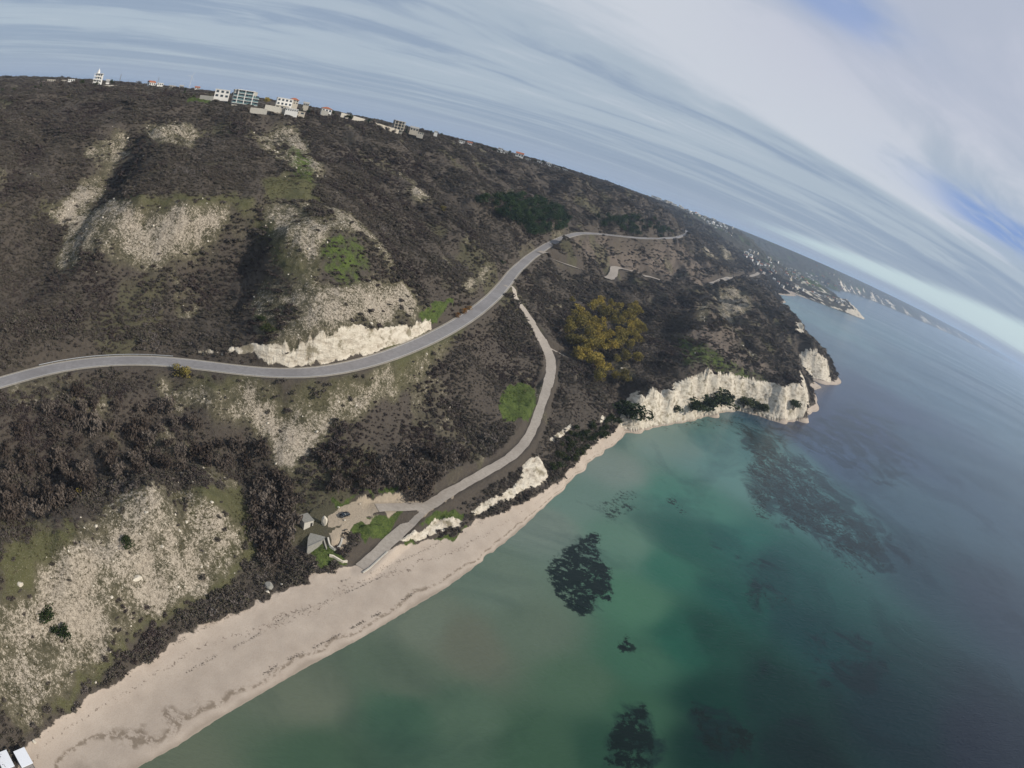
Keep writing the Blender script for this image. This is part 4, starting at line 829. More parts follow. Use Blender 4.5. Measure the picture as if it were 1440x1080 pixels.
PROTO = {'bare': [bare_mesh(i) for i in range(5)], 'yellow': [leafy_mesh(i, M_yellow) for i in range(4)], 'pine': [leafy_mesh(10 + i, M_pine, 0.36, 0.38, 0.60, 650, (0.022, 0.05), 0.4) for i in range(3)],
         'cypress': [cone_mesh(i, M_pine, 420, 0.17) for i in range(2)], 'evergreen_shrub': [shrub_mesh(i, M_dark) for i in range(4)], 'orange': [shrub_mesh(10 + i, M_orange, 420) for i in range(2)], 'yellowshrub': [shrub_mesh(20 + i, M_yellow, 420) for i in range(2)],
         'darktree': [leafy_mesh(20 + i, M_dark, 0.42, 0.40, 0.55, 650, (0.025, 0.055), 0.3) for i in range(2)]}
NAMES = {'bare': ('bare_tree', 'tree'), 'yellow': ('yellow_tree', 'tree'), 'pine': ('pine_tree', 'tree'), 'cypress': ('cypress_tree', 'tree'), 'evergreen_shrub': ('evergreen_shrub', 'shrub'), 'orange': ('orange_shrub', 'shrub'), 'yellowshrub': ('yellow_shrub', 'shrub'), 'darktree': ('evergreen_tree', 'tree')}
def plant(kind, x, y, h, label, group=None, z=None, wide=1.0):
    nm, cat = NAMES[kind]; a_, b_ = random.choice(PROTO[kind])
    zz_ = float(hgt(x, y)[0]) if z is None else z
    r = empty(nm, (x, y, zz_ - 0.05), random.uniform(0, 6.28), label, cat, group)
    s = h * random.uniform(0.88, 1.12); r.scale = (s * wide * random.uniform(0.9, 1.1), s * wide, s)
    for me in (a_, b_):
        o = bpy.data.objects.new(me.name.split('.')[0], me); COL.objects.link(o); o.parent = r
    return r
def world_poly(p): return unproj(list(p) + [p[0]], 12)
def pick(poly, n, mind):
    x0, y0 = poly.min(0); x1, y1 = poly.max(0); out = []; tries = 0
    while len(out) < n and tries < n * 120:
        tries += 1; q = (random.uniform(x0, x1), random.uniform(y0, y1))
        if not inpoly(np.array([q[0]]), np.array([q[1]]), poly)[0]: continue
        if any((q[0] - p[0]) ** 2 + (q[1] - p[1]) ** 2 < mind * mind for p in out): continue
        out.append(q)
    return out
def sublabels():                              # one label per corner of a large group
    gr = {}
    for o in scene.objects:
        if o.get('category') and o.get('group'): gr.setdefault((o['group'], o['label']), []).append(o)
    for (g_, l_), L_ in gr.items():
        if len(L_) < 12: continue
        A_ = [math.atan2(o.location.x, o.location.y) for o in L_]; Dd = [math.hypot(o.location.x, o.location.y) for o in L_]
        qa = np.quantile(A_, [1 / 3, 2 / 3]); qd = np.quantile(Dd, [1 / 3, 2 / 3])
        for o, a_, d_ in zip(L_, A_, Dd):
            s1_ = ('left', 'middle', 'right')[int(a_ > qa[0]) + int(a_ > qa[1])]; s2_ = ('near', 'central', 'far')[int(d_ > qd[0]) + int(d_ > qd[1])]
            w_ = l_.split(); o['label'] = ' '.join(w_[:12] if len(w_) > 12 else w_) + ', ' + s2_ + ' ' + s1_ + ' of them'
def px_plant(kind, px, py, h, label, group=None, wide=1.0):
    x, y, d = march(px, py); return plant(kind, x, y, h, label, group, None, wide)
GROVE = [(796, 462), (815, 440), (850, 431), (885, 436), (908, 447), (909, 468), (888, 492), (897, 520), (890, 545), (868, 552), (838, 545), (812, 515), (797, 490)]
for q in pick(world_poly(GROVE), 92, 5.2): plant('yellow', *q, random.uniform(10, 14.5), 'yellow and olive autumn tree in the dense grove beside the beach track', 'trees of the yellow grove', wide=1.15)
plant('yellow', *march(803, 428)[:2], 9, 'small lone yellow tree just behind the yellow grove')
PINES = [(668, 288), (715, 280), (760, 288), (795, 305), (795, 322), (762, 338), (742, 335), (705, 312)]
for q in pick(world_poly(PINES), 130, 6.5): plant('pine', *q, random.uniform(9, 14), 'dark green pine in the wood above the bend of the road', 'pines above the road bend', wide=1.35)
for q in pick(world_poly([(838, 314), (862, 306), (900, 312), (945, 326), (935, 331), (890, 330), (850, 325)]), 60, 8): plant('pine', *q, random.uniform(10, 14), 'dark green pine beside the far straight of the road', 'pines by the far road', wide=1.4)
for px, py, h, w, nm in ((884, 582, 9, 1.2, 'dark evergreen bush at the landward end of the white cliff'), (972, 572, 8, 1.3, 'first dark evergreen bush at the foot of the middle of the white cliff'), (988, 570, 9, 1.2, 'second dark bush at the cliff foot, in the middle of the row'),
        (1008, 563, 10, 1.4, 'tall dark bush climbing the middle of the white cliff'), (1022, 560, 7, 1.1, 'dark bush with a chalk gap beside it on the white cliff'), (1046, 568, 9, 1.3, 'wide dark bush left of the cape recess'), (1060, 572, 8, 1.3, 'dark bush right of the wide one in the cape recess'),
        (1071, 573, 6, 1.1, 'smaller dark bush at the seaward side of the cliff bay'), (1116, 571, 8, 1.1, 'dark bush on the outermost white buttress'), (949, 575, 4.5, 1.0, 'small shrub on the lower white cliff face')): px_plant('evergreen_shrub', px, py + 4, h * 1.8, nm, None, w * 1.55)
BLUFF = [(768, 655), (785, 632), (806, 606), (838, 590), (866, 585), (872, 598), (845, 618), (815, 642), (790, 662), (772, 668)]
for q in pick(world_poly(BLUFF), 34, 3.4): plant('evergreen_shrub', *q, random.uniform(4, 6.5), 'olive evergreen shrub on the low bluff over the narrow beach', 'shrubs on the low bluff', wide=1.25)
for q in pick(world_poly([(555, 700), (572, 690), (590, 690), (600, 700), (590, 708), (570, 706)]), 4, 3.2): plant('bare', *q, random.uniform(6, 8), 'pale leafless tree at the upper edge of the dirt yard', 'bare trees by the yard')
for q in pick(world_poly([(360, 690), (395, 672), (415, 690), (408, 760), (396, 790), (370, 800), (350, 740)]), 30, 3.6): plant('bare', *q, random.uniform(6, 9.5), 'leafless tree in the dark ravine left of the ruined hut', 'bare trees in the ravine')
for q in pick(world_poly([(0, 600), (100, 560), (200, 560), (300, 620), (380, 640), (340, 670), (230, 665), (150, 690), (60, 730), (0, 740)]), 70, 5): plant('bare', *q, random.uniform(5, 8.5), 'leafless tree in the shaded hollow below the road', 'bare trees in the hollow')
for q in pick(world_poly([(450, 655), (520, 640), (600, 640), (660, 640), (600, 690), (540, 690), (460, 700)]), 36, 4): plant('bare', *q, random.uniform(5, 8), 'leafless tree in the thicket above the yard and track', 'bare trees above the track')
for px, py, h in ((643, 447, 5), (652, 441, 5.5), (660, 436, 4.5)): px_plant('orange', px, py, h, 'rusty orange shrub at the inner edge of the road bend', 'orange shrubs at the road')
px_plant('yellowshrub', 252, 527, 7, 'yellow-green bush on the downhill side of the road at left', None, 1.4); px_plant('yellowshrub', 262, 530, 5.5, 'lower olive-yellow bush beside the yellow-green roadside bush', None, 1.3)
px_plant('yellowshrub', 622, 296, 6, 'small ochre bush alone on the wide brown slope'); px_plant('yellowshrub', 570, 688, 5, 'yellow bush behind the pale bare trees of the yard')
px_plant('yellowshrub', 115, 693, 5, 'ochre bush where the lower left spur meets the hollow'); px_plant('darktree', 375, 470, 6, 'dark round bush on the left flank of the spur over the road cut', None, 1.6); px_plant('darktree', 364, 455, 5, 'lower dark bush just above the one on the left flank of the spur', None, 1.5)
px_plant('evergreen_shrub', 70, 868, 6, 'dark thicket bush in the middle of the pale lower left slope', None, 1.6); px_plant('evergreen_shrub', 88, 892, 5, 'dark bush just below the thicket on the pale lower left slope', None, 1.6); px_plant('evergreen_shrub', 178, 768, 5, 'round dark bush on the pale crest of the lower left spur', None, 1.4); px_plant('evergreen_shrub', 705, 372, 6, 'dark green bush above the road between the bends', None, 1.2)

# ------------------------------------------------------------------ scrub, tufts and stones that nobody could count
hidden = bpy.data.collections.new('scatter_sources')
def source(mesh_list, cname):
    c = bpy.data.collections.new(cname); hidden.children.link(c)
    for i, me in enumerate(mesh_list):
        o = bpy.data.objects.new(cname + '_source', me); c.objects.link(o)
    return c
def scatter(name, P, S, coll, label, tilt=0.15):
    n = len(P); me = bpy.data.meshes.new(name); me.vertices.add(n); me.vertices.foreach_set('co', P.astype(np.float32).ravel())
    a_ = me.attributes.new('scl', 'FLOAT_VECTOR', 'POINT'); a_.data.foreach_set('vector', S.astype(np.float32).ravel())
    R_ = np.c_[rng.normal(size=(n, 2)) * tilt, rng.uniform(0, 2 * PI, n)]; b_ = me.attributes.new('rot', 'FLOAT_VECTOR', 'POINT'); b_.data.foreach_set('vector', R_.astype(np.float32).ravel())
    ng = bpy.data.node_groups.new(name + '_nodes', 'GeometryNodeTree')
    ng.interface.new_socket('Geometry', in_out='INPUT', socket_type='NodeSocketGeometry'); ng.interface.new_socket('Geometry', in_out='OUTPUT', socket_type='NodeSocketGeometry')
    gi = ng.nodes.new('NodeGroupInput'); go = ng.nodes.new('NodeGroupOutput'); ip = ng.nodes.new('GeometryNodeInstanceOnPoints'); ci = ng.nodes.new('GeometryNodeCollectionInfo')
    ci.inputs['Collection'].default_value = coll; ci.inputs['Separate Children'].default_value = True; ci.inputs['Reset Children'].default_value = True; ip.inputs['Pick Instance'].default_value = True
    na = ng.nodes.new('GeometryNodeInputNamedAttribute'); na.data_type = 'FLOAT_VECTOR'; na.inputs[0].default_value = 'scl'
    nb = ng.nodes.new('GeometryNodeInputNamedAttribute'); nb.data_type = 'FLOAT_VECTOR'; nb.inputs[0].default_value = 'rot'
    l = ng.links.new; l(gi.outputs[0], ip.inputs['Points']); l(ci.outputs[0], ip.inputs['Instance']); l(na.outputs['Attribute'], ip.inputs['Scale']); l(nb.outputs['Attribute'], ip.inputs['Rotation']); l(ip.outputs[0], go.inputs[0])
    o = bpy.data.objects.new(name, me); COL.objects.link(o); md = o.modifiers.new('scatter', 'NODES'); md.node_group = ng
    o['kind'] = 'stuff'; o['label'] = label; return o
def gridval(G, x, y): return bil(G, az, lr, np.arctan2(x, y), np.log(np.hypot(x, y)))
roadmask = np.zeros(GX.shape)
D_, _ = polydist(GX, GY, road[:, :2], 9); roadmask = np.maximum(roadmask, (D_ < 6.3).astype(float))
for k, (t, w) in tracks.items():
    D_, _ = polydist(GX, GY, t[:, :2], 12); roadmask = np.maximum(roadmask, (D_ < w + (1.6 if k in ('yard_track',) else 4.6 if k in ('loop_track', 'side_track') else 3.6) + np.clip(RR / 400 - 0.6, 0, 3)).astype(float))
roadmask = np.maximum(roadmask, calm * 0.9)
# visible from above the camera's side: drop what a ridge hides, save what may show from a step aside
TAN = (Zg - H) / RR; hor = np.maximum.accumulate(TAN, axis=1); vis = (TAN > hor - 0.05 - 3.0 / RR).astype(float)
def samples(size_f, r0, r1, a0=-76, a1=48, fill=0.62):
    """random points over the land, one per patch of the local plant size"""
    out = []; r = r0
    while r < r1:
        s = size_f(r); dr = s * fill ** 0.5; n = int(math.radians(a1 - a0) * r / dr)
        an = math.radians(a0) + (np.arange(n) + rng.uniform(-0.5, 0.5, n)) * math.radians(a1 - a0) / n; rr = r + dr * rng.uniform(-0.5, 0.5, n)
        out.append(np.c_[rr * np.sin(an), rr * np.cos(an), np.full(n, s)]); r += dr
    return np.concatenate(out)
bares = np.clip(np.maximum.reduce([chalk * 1.5, np.clip(rock * 1.5, 0, 0.96), green * 1.3, sand * 1.6, tan * 1.5, grav * 1.5, roadmask * 2, olive * 0.6, olive_t * 0.88, brown * 0.55]), 0, 1)
wild = blur(bares, 2)
sf = lambda r: 1.9 if r < 300 else 1.9 * (r / 300) ** 0.70
pts = samples(sf, 70, 2600)
x, y = pts[:, 0], pts[:, 1]
zt = hgt(x, y); pr = np.minimum(1 - gridval(wild, x, y), 1 - np.clip(gridval(roadmask, x, y) * 1.6 - 0.3, 0, 1)); vi = gridval(vis, x, y); cl2 = fbm(x, y, 28, 3, 41)
pr = pr * np.clip(1.02 + cl2 * 0.25, 0, 1)
pr = np.where(pr < 0.25, pr * 0.35, pr)
pr *= 1 - np.clip((zt - 143.5) / 2, 0, 1) * 0.8
hx, hy = march(440, 745)[:2]; pr = np.where(np.hypot(x - hx, y - hy) < 9.5, 0.0, pr)
keep = (zt > 2.6) & (vi > 0.4) & (rng.uniform(size=len(x)) < pr)
x, y, zt, s = x[keep], y[keep], zt[keep], pts[keep, 2]
sz = s * rng.uniform(0.45, 0.95, len(x)) * np.clip(1 + cl2[keep] * 0.8, 0.45, 1.9) * np.where(rng.uniform(size=len(x)) < 0.06, 1.6, 1.0)
S = np.c_[sz, sz, sz * rng.uniform(0.5, 0.95, len(x)) * np.clip(1.15 - np.hypot(x, y) / 1400, 0.55, 1.0)]
scrub_src = source([scrub_proto(i, 190) for i in range(6)], 'scrub')
scatter('scrub', np.c_[x, y, zt - 0.15], S, scrub_src, 'brown leafless scrub covering the hillside')
print('scrub', len(x))
# dry tufts and low bushes on the stony slopes
pts = samples(lambda r: 1.45 if r < 300 else 1.45 * r / 300, 90, 700)
x, y = pts[:, 0], pts[:, 1]; zt = hgt(x, y); rk = gridval(np.clip(np.maximum(rock, olive * 0.9), 0, 1) * (1 - np.clip(sand * 2, 0, 1)) * (1 - np.clip(chalk * 2, 0, 1)) * (1 - np.clip(roadmask * 2, 0, 1)), x, y)
dn = fbm(x, y, 16, 3, 61)
keep = (rng.uniform(size=len(x)) < rk * np.clip(0.52 + dn * 0.8, 0.05, 0.95) * (1 - 0.5 * gridval(rockd, x, y))) & (zt > 4.4)
x, y, zt, s = x[keep], y[keep], zt[keep], pts[keep, 2]; sz = s * rng.uniform(0.25, 0.6, len(x))
tuft_src = source([scrub_proto(20 + i, 60, M_grass, 'tuft') for i in range(4)], 'tufts')
scatter('dry_tufts', np.c_[x, y, zt - 0.05], np.c_[sz, sz, sz * 0.8], tuft_src, 'dry grass tufts and dwarf bushes on the stony slopes'); print('tufts', len(x))
M_green = plant_mat('fresh_grass', [(0.2, (0.030, 0.055, 0.014)), (0.5, (0.060, 0.095, 0.022)), (0.8, (0.125, 0.155, 0.045))], 0.08, 0.6)
pts = samples(lambda r: 1.3 if r < 300 else 1.3 * r / 300, 120, 650)
x, y = pts[:, 0], pts[:, 1]; zt = hgt(x, y); gk = gridval(green * (1 - np.clip(roadmask * 2, 0, 1)) * (1 - np.clip(sand * 2, 0, 1)), x, y) * np.clip(0.7 + fbm(x, y, 9, 3, 81), 0.1, 1)
keep = (rng.uniform(size=len(x)) < gk * 0.6) & (zt > 4.4); x, y, zt, s = x[keep], y[keep], zt[keep], pts[keep, 2]; sz = s * rng.uniform(0.25, 0.6, len(x))
green_src = source([scrub_proto(60 + i, 60, M_green, 'tuft') for i in range(3)], 'green_tufts')
scatter('green_tufts', np.c_[x, y, zt - 0.05], np.c_[sz, sz, sz * 0.7], green_src, 'fresh green grass tufts in the small meadows')
# loose chalk stones
def stone_mesh(i):
    b = MB(); b.rock((0, 0, 0.2), (1, 0.8, 0.7), 40 + i, 1); return b.mesh('stone', M_rock)
stone_src = source([stone_mesh(i) for i in range(5)], 'stones')
pts = samples(lambda r: 3.4 if r < 300 else 3.4 * r / 300, 80, 650)
x, y = pts[:, 0], pts[:, 1]; zt = hgt(x, y); rk = gridval(np.maximum(rock, chalk * 0.6) * (1 - np.clip(sand * 2, 0, 1)) * (1 - np.clip(roadmask * 2, 0, 1)), x, y)
keep = (rng.uniform(size=len(x)) < rk * 0.45) & (zt > 4.4); x, y, zt, s = x[keep], y[keep], zt[keep], pts[keep, 2]; sz = 0.16 + rng.exponential(0.17, len(x)) * s / 3.4
sz = np.minimum(sz, 1.3)
scatter('chalk_stones', np.c_[x, y, zt], np.c_[sz, sz, sz], stone_src, 'loose pale chalk stones lying on the bare slopes', 0.6); print('stones', len(x))
# weed left on the sand by the waves
def line_pts(px, n, w):
    L = resample(unproj(px, 12), 1.0); i = rng.integers(0, len(L), n); p = L[i] + rng.normal(size=(n, 2)) * w * rng.uniform(0.2, 1, n)[:, None]
    k = fnoise(p[:, 0] / 7, p[:, 1] / 7, 91) > -0.12; return p[k]
p = np.concatenate([line_pts([(370, 948), (400, 930), (440, 912), (500, 880), (560, 848), (600, 822)], 800, 0.5), line_pts([(240, 958), (300, 925), (350, 900), (400, 868), (460, 845), (500, 828), (560, 800)], 420, 0.45), line_pts([(480, 818), (520, 806), (560, 790), (600, 772), (650, 745), (690, 726)], 420, 0.8), line_pts([(60, 1022), (160, 962), (240, 908), (300, 876), (370, 846)], 500, 0.7)])
zt = hgt(p[:, 0], p[:, 1]); k = zt > 0.2; p = p[k]; zt = zt[k]; sz = rng.uniform(0.12, 0.42, len(p))
weed_src = source([scrub_proto(40 + i, 26, M_weed, 'seaweed_clump') for i in range(3)], 'seaweed')
scatter('washed_up_seaweed', np.c_[p[:, 0], p[:, 1], zt], np.c_[sz * 1.5, sz, sz * 0.35], weed_src, 'dark dried seaweed lying in broken lines along the beach')
# ------------------------------------------------------------------ buildings
def place(px, py, d):                         # a spot at the given distance on the sight line's azimuth, floor height from the picture, kept on the land
    a, t = azel(px, py); x, y = d * math.sin(a), d * math.cos(a); return x, y, H + d * t, a
def rimd(px): return float(np.interp(px, [r[0] for r in RIM], [r[2] for r in RIM]))
def house(px, py, wpx, hpx, label, d=None, rot=0.0, roof='flat', wall=None, roofm=None, floors=2, depth=None, wins=3, group=None, name='house', winm=None, band=False):
    d = (rimd(px) * 1.02) if d is None else d
    x, y, z, a = place(px, py, d); m_ = d / 870; w = wpx * m_; h = hpx * m_; dp = depth or min(w * 0.7, 14)
    r = empty(name, (x, y, z), -a + rot, label, 'building', group)
    wall = wall or M_plaster
    b = MB()
    if floors > 1 and roof != 'flat' or not band: b.box(-w / 2, w / 2, 0, dp, -4, h)
    else: b.box(-w / 2, w / 2, 0, dp, -4, h)
    b.build('wall', wall, r)
    rf = MB()
    if roof == 'gable': rf.gable(-w / 2, w / 2, 0, dp, h, h * 0.45, 0.4)
    elif roof == 'hip': rf.hip(-w / 2, w / 2, 0, dp, h + 0.2, h * 0.42)
    else: rf.box(-w / 2 - 0.25, w / 2 + 0.25, -0.25, dp + 0.25, h - 0.02, h + 0.32)
    rf.build('roof', roofm or (M_tile if roof != 'flat' else wall), r)
    fh = h / floors
    for f in range(floors):
        for i in range(wins):
            cx = -w / 2 + w * (i + 0.5) / wins; ww = min(w / wins * 0.55, 2.4) if not band else w / wins * 0.82
            o = MB(); o.box(cx - ww / 2, cx + ww / 2, -0.06, 0.10, f * fh + fh * 0.28, f * fh + fh * 0.80); o.build('window', winm or M_glass, r)
    for sx in (-1, 1):
        o = MB(); o.box(sx * w / 2 - 0.05, sx * w / 2 + 0.05, dp * 0.3, dp * 0.3 + 1.5, h - fh * 0.7, h - fh * 0.25); o.build('window', M_glass, r)
    return r
def lowwall(p0, p1, hpx, label, d0=None, d1=None, m=None, name='garden_wall'):
    d0 = d0 or rimd(p0[0]); d1 = d1 or rimd(p1[0]); b = MB(); n = max(2, int(math.hypot(p1[0] - p0[0], p1[1] - p0[1]) / 8) + 1); P = []
    for i in range(n):
        f = i / (n - 1); x, y, z, a = place(p0[0] + (p1[0] - p0[0]) * f, p0[1] + (p1[1] - p0[1]) * f, d0 + (d1 - d0) * f); P.append(Vector((x, y, z)))
    o0 = P[0].copy(); hh = hpx * d0 / 870; th = 0.4
    for i in range(n - 1):
        A, B = P[i] - o0, P[i + 1] - o0; nn = Vector((-(B - A).y, (B - A).x, 0)).normalized() * th
        s = len(b.v); b.v += [tuple(A + Vector((0, 0, -3))), tuple(B + Vector((0, 0, -3))), tuple(B + Vector((0, 0, hh))), tuple(A + Vector((0, 0, hh)))]; b.v += [tuple(Vector(q) + nn) for q in b.v[s:s + 4]]
        b.f += [tuple(s + k for k in q) for q in ((0, 1, 2, 3), (5, 4, 7, 6), (3, 2, 6, 7), (0, 4, 5, 1), (0, 3, 7, 4), (1, 5, 6, 2))]
    r = b.build(name, m or M_oldwhite); r.location = o0; return tag(r, label, 'wall')
# hilltop hotel with roof tower and balconies
def hotel():
    d = 700; x, y, z, a = place(136, 120.5, d); k = d / 870
    r = empty('tower_hotel', (x, y, z), -a, 'white four storey hotel with balconies and a small roof tower, tallest building on the hilltop', 'building')
    w, fh = 13 * k, 3.3; b = MB(); b.box(-w / 2 + 1.6, w / 2, 1.4, 11, -5, 3.4 * fh + 2); b.build('wall', M_plaster, r)
    for f in range(4):
        s = MB(); s.box(-w / 2 - 0.2, w / 2 - 2.6, -0.4, 1.38, f * fh - 0.15, f * fh + 0.15); s.box(-w / 2 - 0.2, w / 2 - 2.6, -0.4, -0.25, f * fh + 0.15, f * fh + 1.0)
        if f: s.build('balcony', M_plaster, r)
        for i in range(3):
            o = MB(); cx = -w / 2 + 2.9 + i * 2.5; o.box(cx - 0.85, cx + 0.85, 1.33, 1.5, f * fh + 0.5, f * fh + 2.5); o.build('window', M_glass, r)
    for cx in (-w / 2, -w / 2 + 3.2, -w / 2 + 6.4):
        c = MB(); c.box(cx - 0.15, cx + 0.15, -0.38, -0.1, -3, 3.9 * fh); c.build('pillar', M_plaster, r)
    t = MB(); t.box(-w / 2 - 0.3, w / 2 + 0.2, -0.6, 11.3, 3.4 * fh + 2, 3.4 * fh + 2.35); rf = t.build('roof', M_plaster, r)
    q = MB(); q.lathe([(1.7, 0), (1.6, 1.8), (1.9, 1.9), (1.2, 2.6), (0.9, 3.6), (0.25, 4.6), (0.08, 6.4)], 10, (-1.2, 4, 3.4 * fh + 2.36)); q.build('tower', M_plaster, r)
hotel()
HL = lambda *a, **k: house(*a, **k)
HL(124, 123, 8, 2.4, 'low white shed in front of the tower hotel', floors=1, d=640); HL(151, 117.5, 5, 4, 'small white gabled house right of the tower hotel', roof='gable', floors=1, d=720, roofm=M_roofgrey)
HL(58, 120, 11, 2.6, 'long low white outbuilding left on the hilltop', floors=1, d=740); HL(71, 118.5, 12, 6, 'pale flat roofed house between the low outbuilding and the bare trees', wall=M_beige, d=760, wins=4)
HL(89, 118, 7, 5, 'beige half built house beside the white villa on the hilltop', wall=M_beige, d=750); HL(99.5, 117.5, 10, 5.5, 'white villa with dark terrace left of the tower hotel', d=740); HL(11, 127, 5, 4, 'tiny pinkish house at the far left of the hilltop', wall=simple('pink_render', (0.5, 0.32, 0.27)), d=760, floors=1, wins=1)
HL(214, 120.5, 10, 4.5, 'white house with brown gable roof on the open skyline', roof='gable', floors=1, d=760, rot=0.5); HL(225, 120.5, 9, 3.6, 'low white annex right of the gable roofed skyline house', floors=1, d=770); HL(242, 123, 10, 2.6, 'long low pale building on the skyline before the cypress', floors=1, d=790, wall=M_oldwhite, wins=4)
HL(277, 126, 7, 3, 'low house with dull red roof left of the white villa', roof='gable', floors=1, d=760); HL(255, 123.5, 6, 2.6, 'small grey roofed house beside the skyline cypress', roof='gable', roofm=M_roofgrey, floors=1, d=780)
HL(311, 137.8, 21, 11.5, 'white two storey villa with square dark windows left of the glass apartment block', d=530, wins=3)
lowwall((281, 136.5), (300, 138.5), 3.0, 'white garden wall left of the two storey villa', 530, 525); lowwall((144, 121.5), (164, 121.5), 1.8, 'pale boundary wall right of the tower hotel', 640, 640)
def glass_block():
    d = 505; x, y, z, a = place(344, 146.5, d); k = d / 870; w, fh, n = 37 * k, 2.75, 4
    r = empty('apartment_block', (x, y, z), -a + 0.12, 'four storey apartment block with teal glass front and white roof slab', 'building')
    b = MB(); b.box(-w / 2 + 0.3, w / 2 - 2.0, 1.7, 12, -4, n * fh - 0.1); b.build('wall', M_oldwhite, r)
    for f in range(n):
        x0, x1 = (-w / 2, w / 2) if f < n - 1 else (-w / 2 + 3, w / 2 - 5)
        s = MB(); s.box(x0, x1, 0, 1.68, f * fh - 0.14, f * fh + 0.14); s.build('balcony_slab', M_plaster, r)
        g_ = MB(); g_.box(x0 + 0.1, x1 - 0.1, -0.02, 0.05, f * fh + 0.16, f * fh + 1.15); g_.build('balcony_glass', M_teal, r)
        for i in range(7):
            o = MB(); cx = x0 + (x1 - x0) * (i + 0.5) / 7; ww = (x1 - x0) / 7 * 0.40; o.box(cx - ww, cx + ww, 1.5, 1.66, f * fh + 0.2, f * fh + fh - 0.35); o.build('window', M_teal if i % 3 else M_glass, r)
    for cx in (-w / 2 + 3.4, -1.4, w / 2 - 5.4):
        c = MB(); c.box(cx - 0.3, cx + 0.3, -0.1, 1.4, 0.16, n * fh - 0.16); c.build('fin', M_plaster, r)
    t = MB(); t.box(-w / 2 + 2.4, w / 2 - 4.4, -0.6, 12.5, n * fh - 0.14, n * fh + 0.3); t.build('roof', M_plaster, r)
glass_block()
px_t = place(374, 149, 512); plant('yellow', px_t[0], px_t[1], 9.5, 'broad yellow-green tree right of the glass apartment block', None, px_t[2], 1.25)
lowwall((352, 153.5), (376, 156), 2.6, 'pale retaining wall below the glass apartment block', 488, 488); lowwall((373, 149.5), (395, 153.5), 2.6, 'pale retaining wall between the yellow tree and the white villa', 497, 500)
HL(399, 149, 22, 10.5, 'white two storey villa with framed balconies right of the yellow tree', d=515, wins=4, rot=0.1); HL(396, 153.5, 20, 4.6, 'beige stone basement storey under the white framed villa', d=508, floors=1, wall=M_beige, wins=3, name='basement_storey')
HL(413.5, 146.5, 11, 6, 'red tiled house peeking out behind the white framed villa', roof='hip', d=535, rot=0.2, wall=M_beige); HL(410, 157, 18, 4, 'white terrace building with slatted front below the villa', d=506, floors=1, wins=6); HL(421, 161, 15, 4, 'beige lower terrace on the slope under the white terrace building', d=512, floors=1, wall=M_beige, wins=2)
HL(430, 149.5, 8, 4, 'small beige house among conifers right of the red tiled house', d=560, floors=1, wall=M_beige, roof='gable', roofm=M_roofgrey); HL(459, 158.5, 14, 5.5, 'white house with red hipped roof alone on the ridge', roof='hip', d=548, floors=1, rot=0.15, wins=3)
lowwall((452, 156.5), (462, 160), 2.6, 'white garden wall in front of the lone red roofed house', 540, 540); lowwall((480, 160), (513, 169), 1.8, 'long white wall running down the ridge', 562, 585); lowwall((520, 171.5), (561, 184), 1.6, 'beige stone wall leading to the unfinished block', 590, 612, M_beige)
def frame_block():
    d = 625; x, y, z, a = place(560.5, 182.5, d); k = d / 870; w, fh = 15 * k, 3.0
    r = empty('unfinished_building', (x, y, z), -a + 0.25, 'unfinished beige three storey building with open dark floors', 'building')
    for f in range(4):
        s = MB(); s.box(-w / 2, w / 2, 0, 9, f * fh - 0.2, f * fh + 0.2); s.build('floor_slab', M_beige, r)
    for f in range(3):
        for cx in (-w / 2 + 0.25, -w / 6, w / 6, w / 2 - 0.25):
            c = MB(); c.box(cx - 0.25, cx + 0.25, 0.05, 0.5, f * fh + 0.2, (f + 1) * fh - 0.2); c.build('column', M_beige, r)
    b = MB(); b.box(-w / 2 + 0.1, w / 2 - 0.1, 3.2, 8.9, -4, 3 * fh - 0.25); b.build('wall', M_conc, r)
    for f in range(3):
        for i in range(3): o = MB(); cx = -w / 3 + i * w / 3; o.box(cx - 1, cx + 1, 3.1, 3.3, f * fh + 0.4, f * fh + 2.3); o.build('window', M_glass, r)
frame_block()
HL(582, 184.5, 12, 4.5, 'beige low house right of the unfinished block', d=640, floors=1, wall=M_beige, roof='gable', roofm=M_roofgrey); HL(591, 189, 9, 2.6, 'pale low annex stepping down from the beige house', d=650, floors=1, wall=M_oldwhite)
for px, py, w, h, l, kw in ((613, 187, 5, 2.5, 'small pale shed on the ridge among dark trees', {}), (649, 200.5, 8, 2.6, 'low white house on the grassy ridge top', {}), (660, 203, 7, 2.6, 'second low white house, to the right on the grassy ridge top', dict(roof='gable')), (703, 213.5, 7, 5.5, 'bright white cubic house on the ridge', dict(floors=2)),
        (711, 215.5, 6, 3.6, 'lower white wing right of the bright cubic house', {}), (730, 220.5, 11, 4.5, 'white house with pinkish roof on the ridge', dict(roof='gable')), (742, 225, 8, 2.2, 'long pale low building below the pink roofed house', dict(wall=M_oldwhite)), (757, 229.5, 10, 3, 'white low building left of the dark tree clump on the ridge', {}),
        (771, 233, 8, 3.5, 'white house right of the dark tree clump on the ridge', dict(roof='hip', roofm=M_roofgrey)), (783, 237, 9, 2.5, 'pale low building farther down the ridge', dict(wall=M_oldwhite)), (794, 240.5, 7, 2.4, 'last small white building before the bare ridge', {})):
    HL(px, py, w, h, l, floors=kw.pop('floors', 1), **kw)
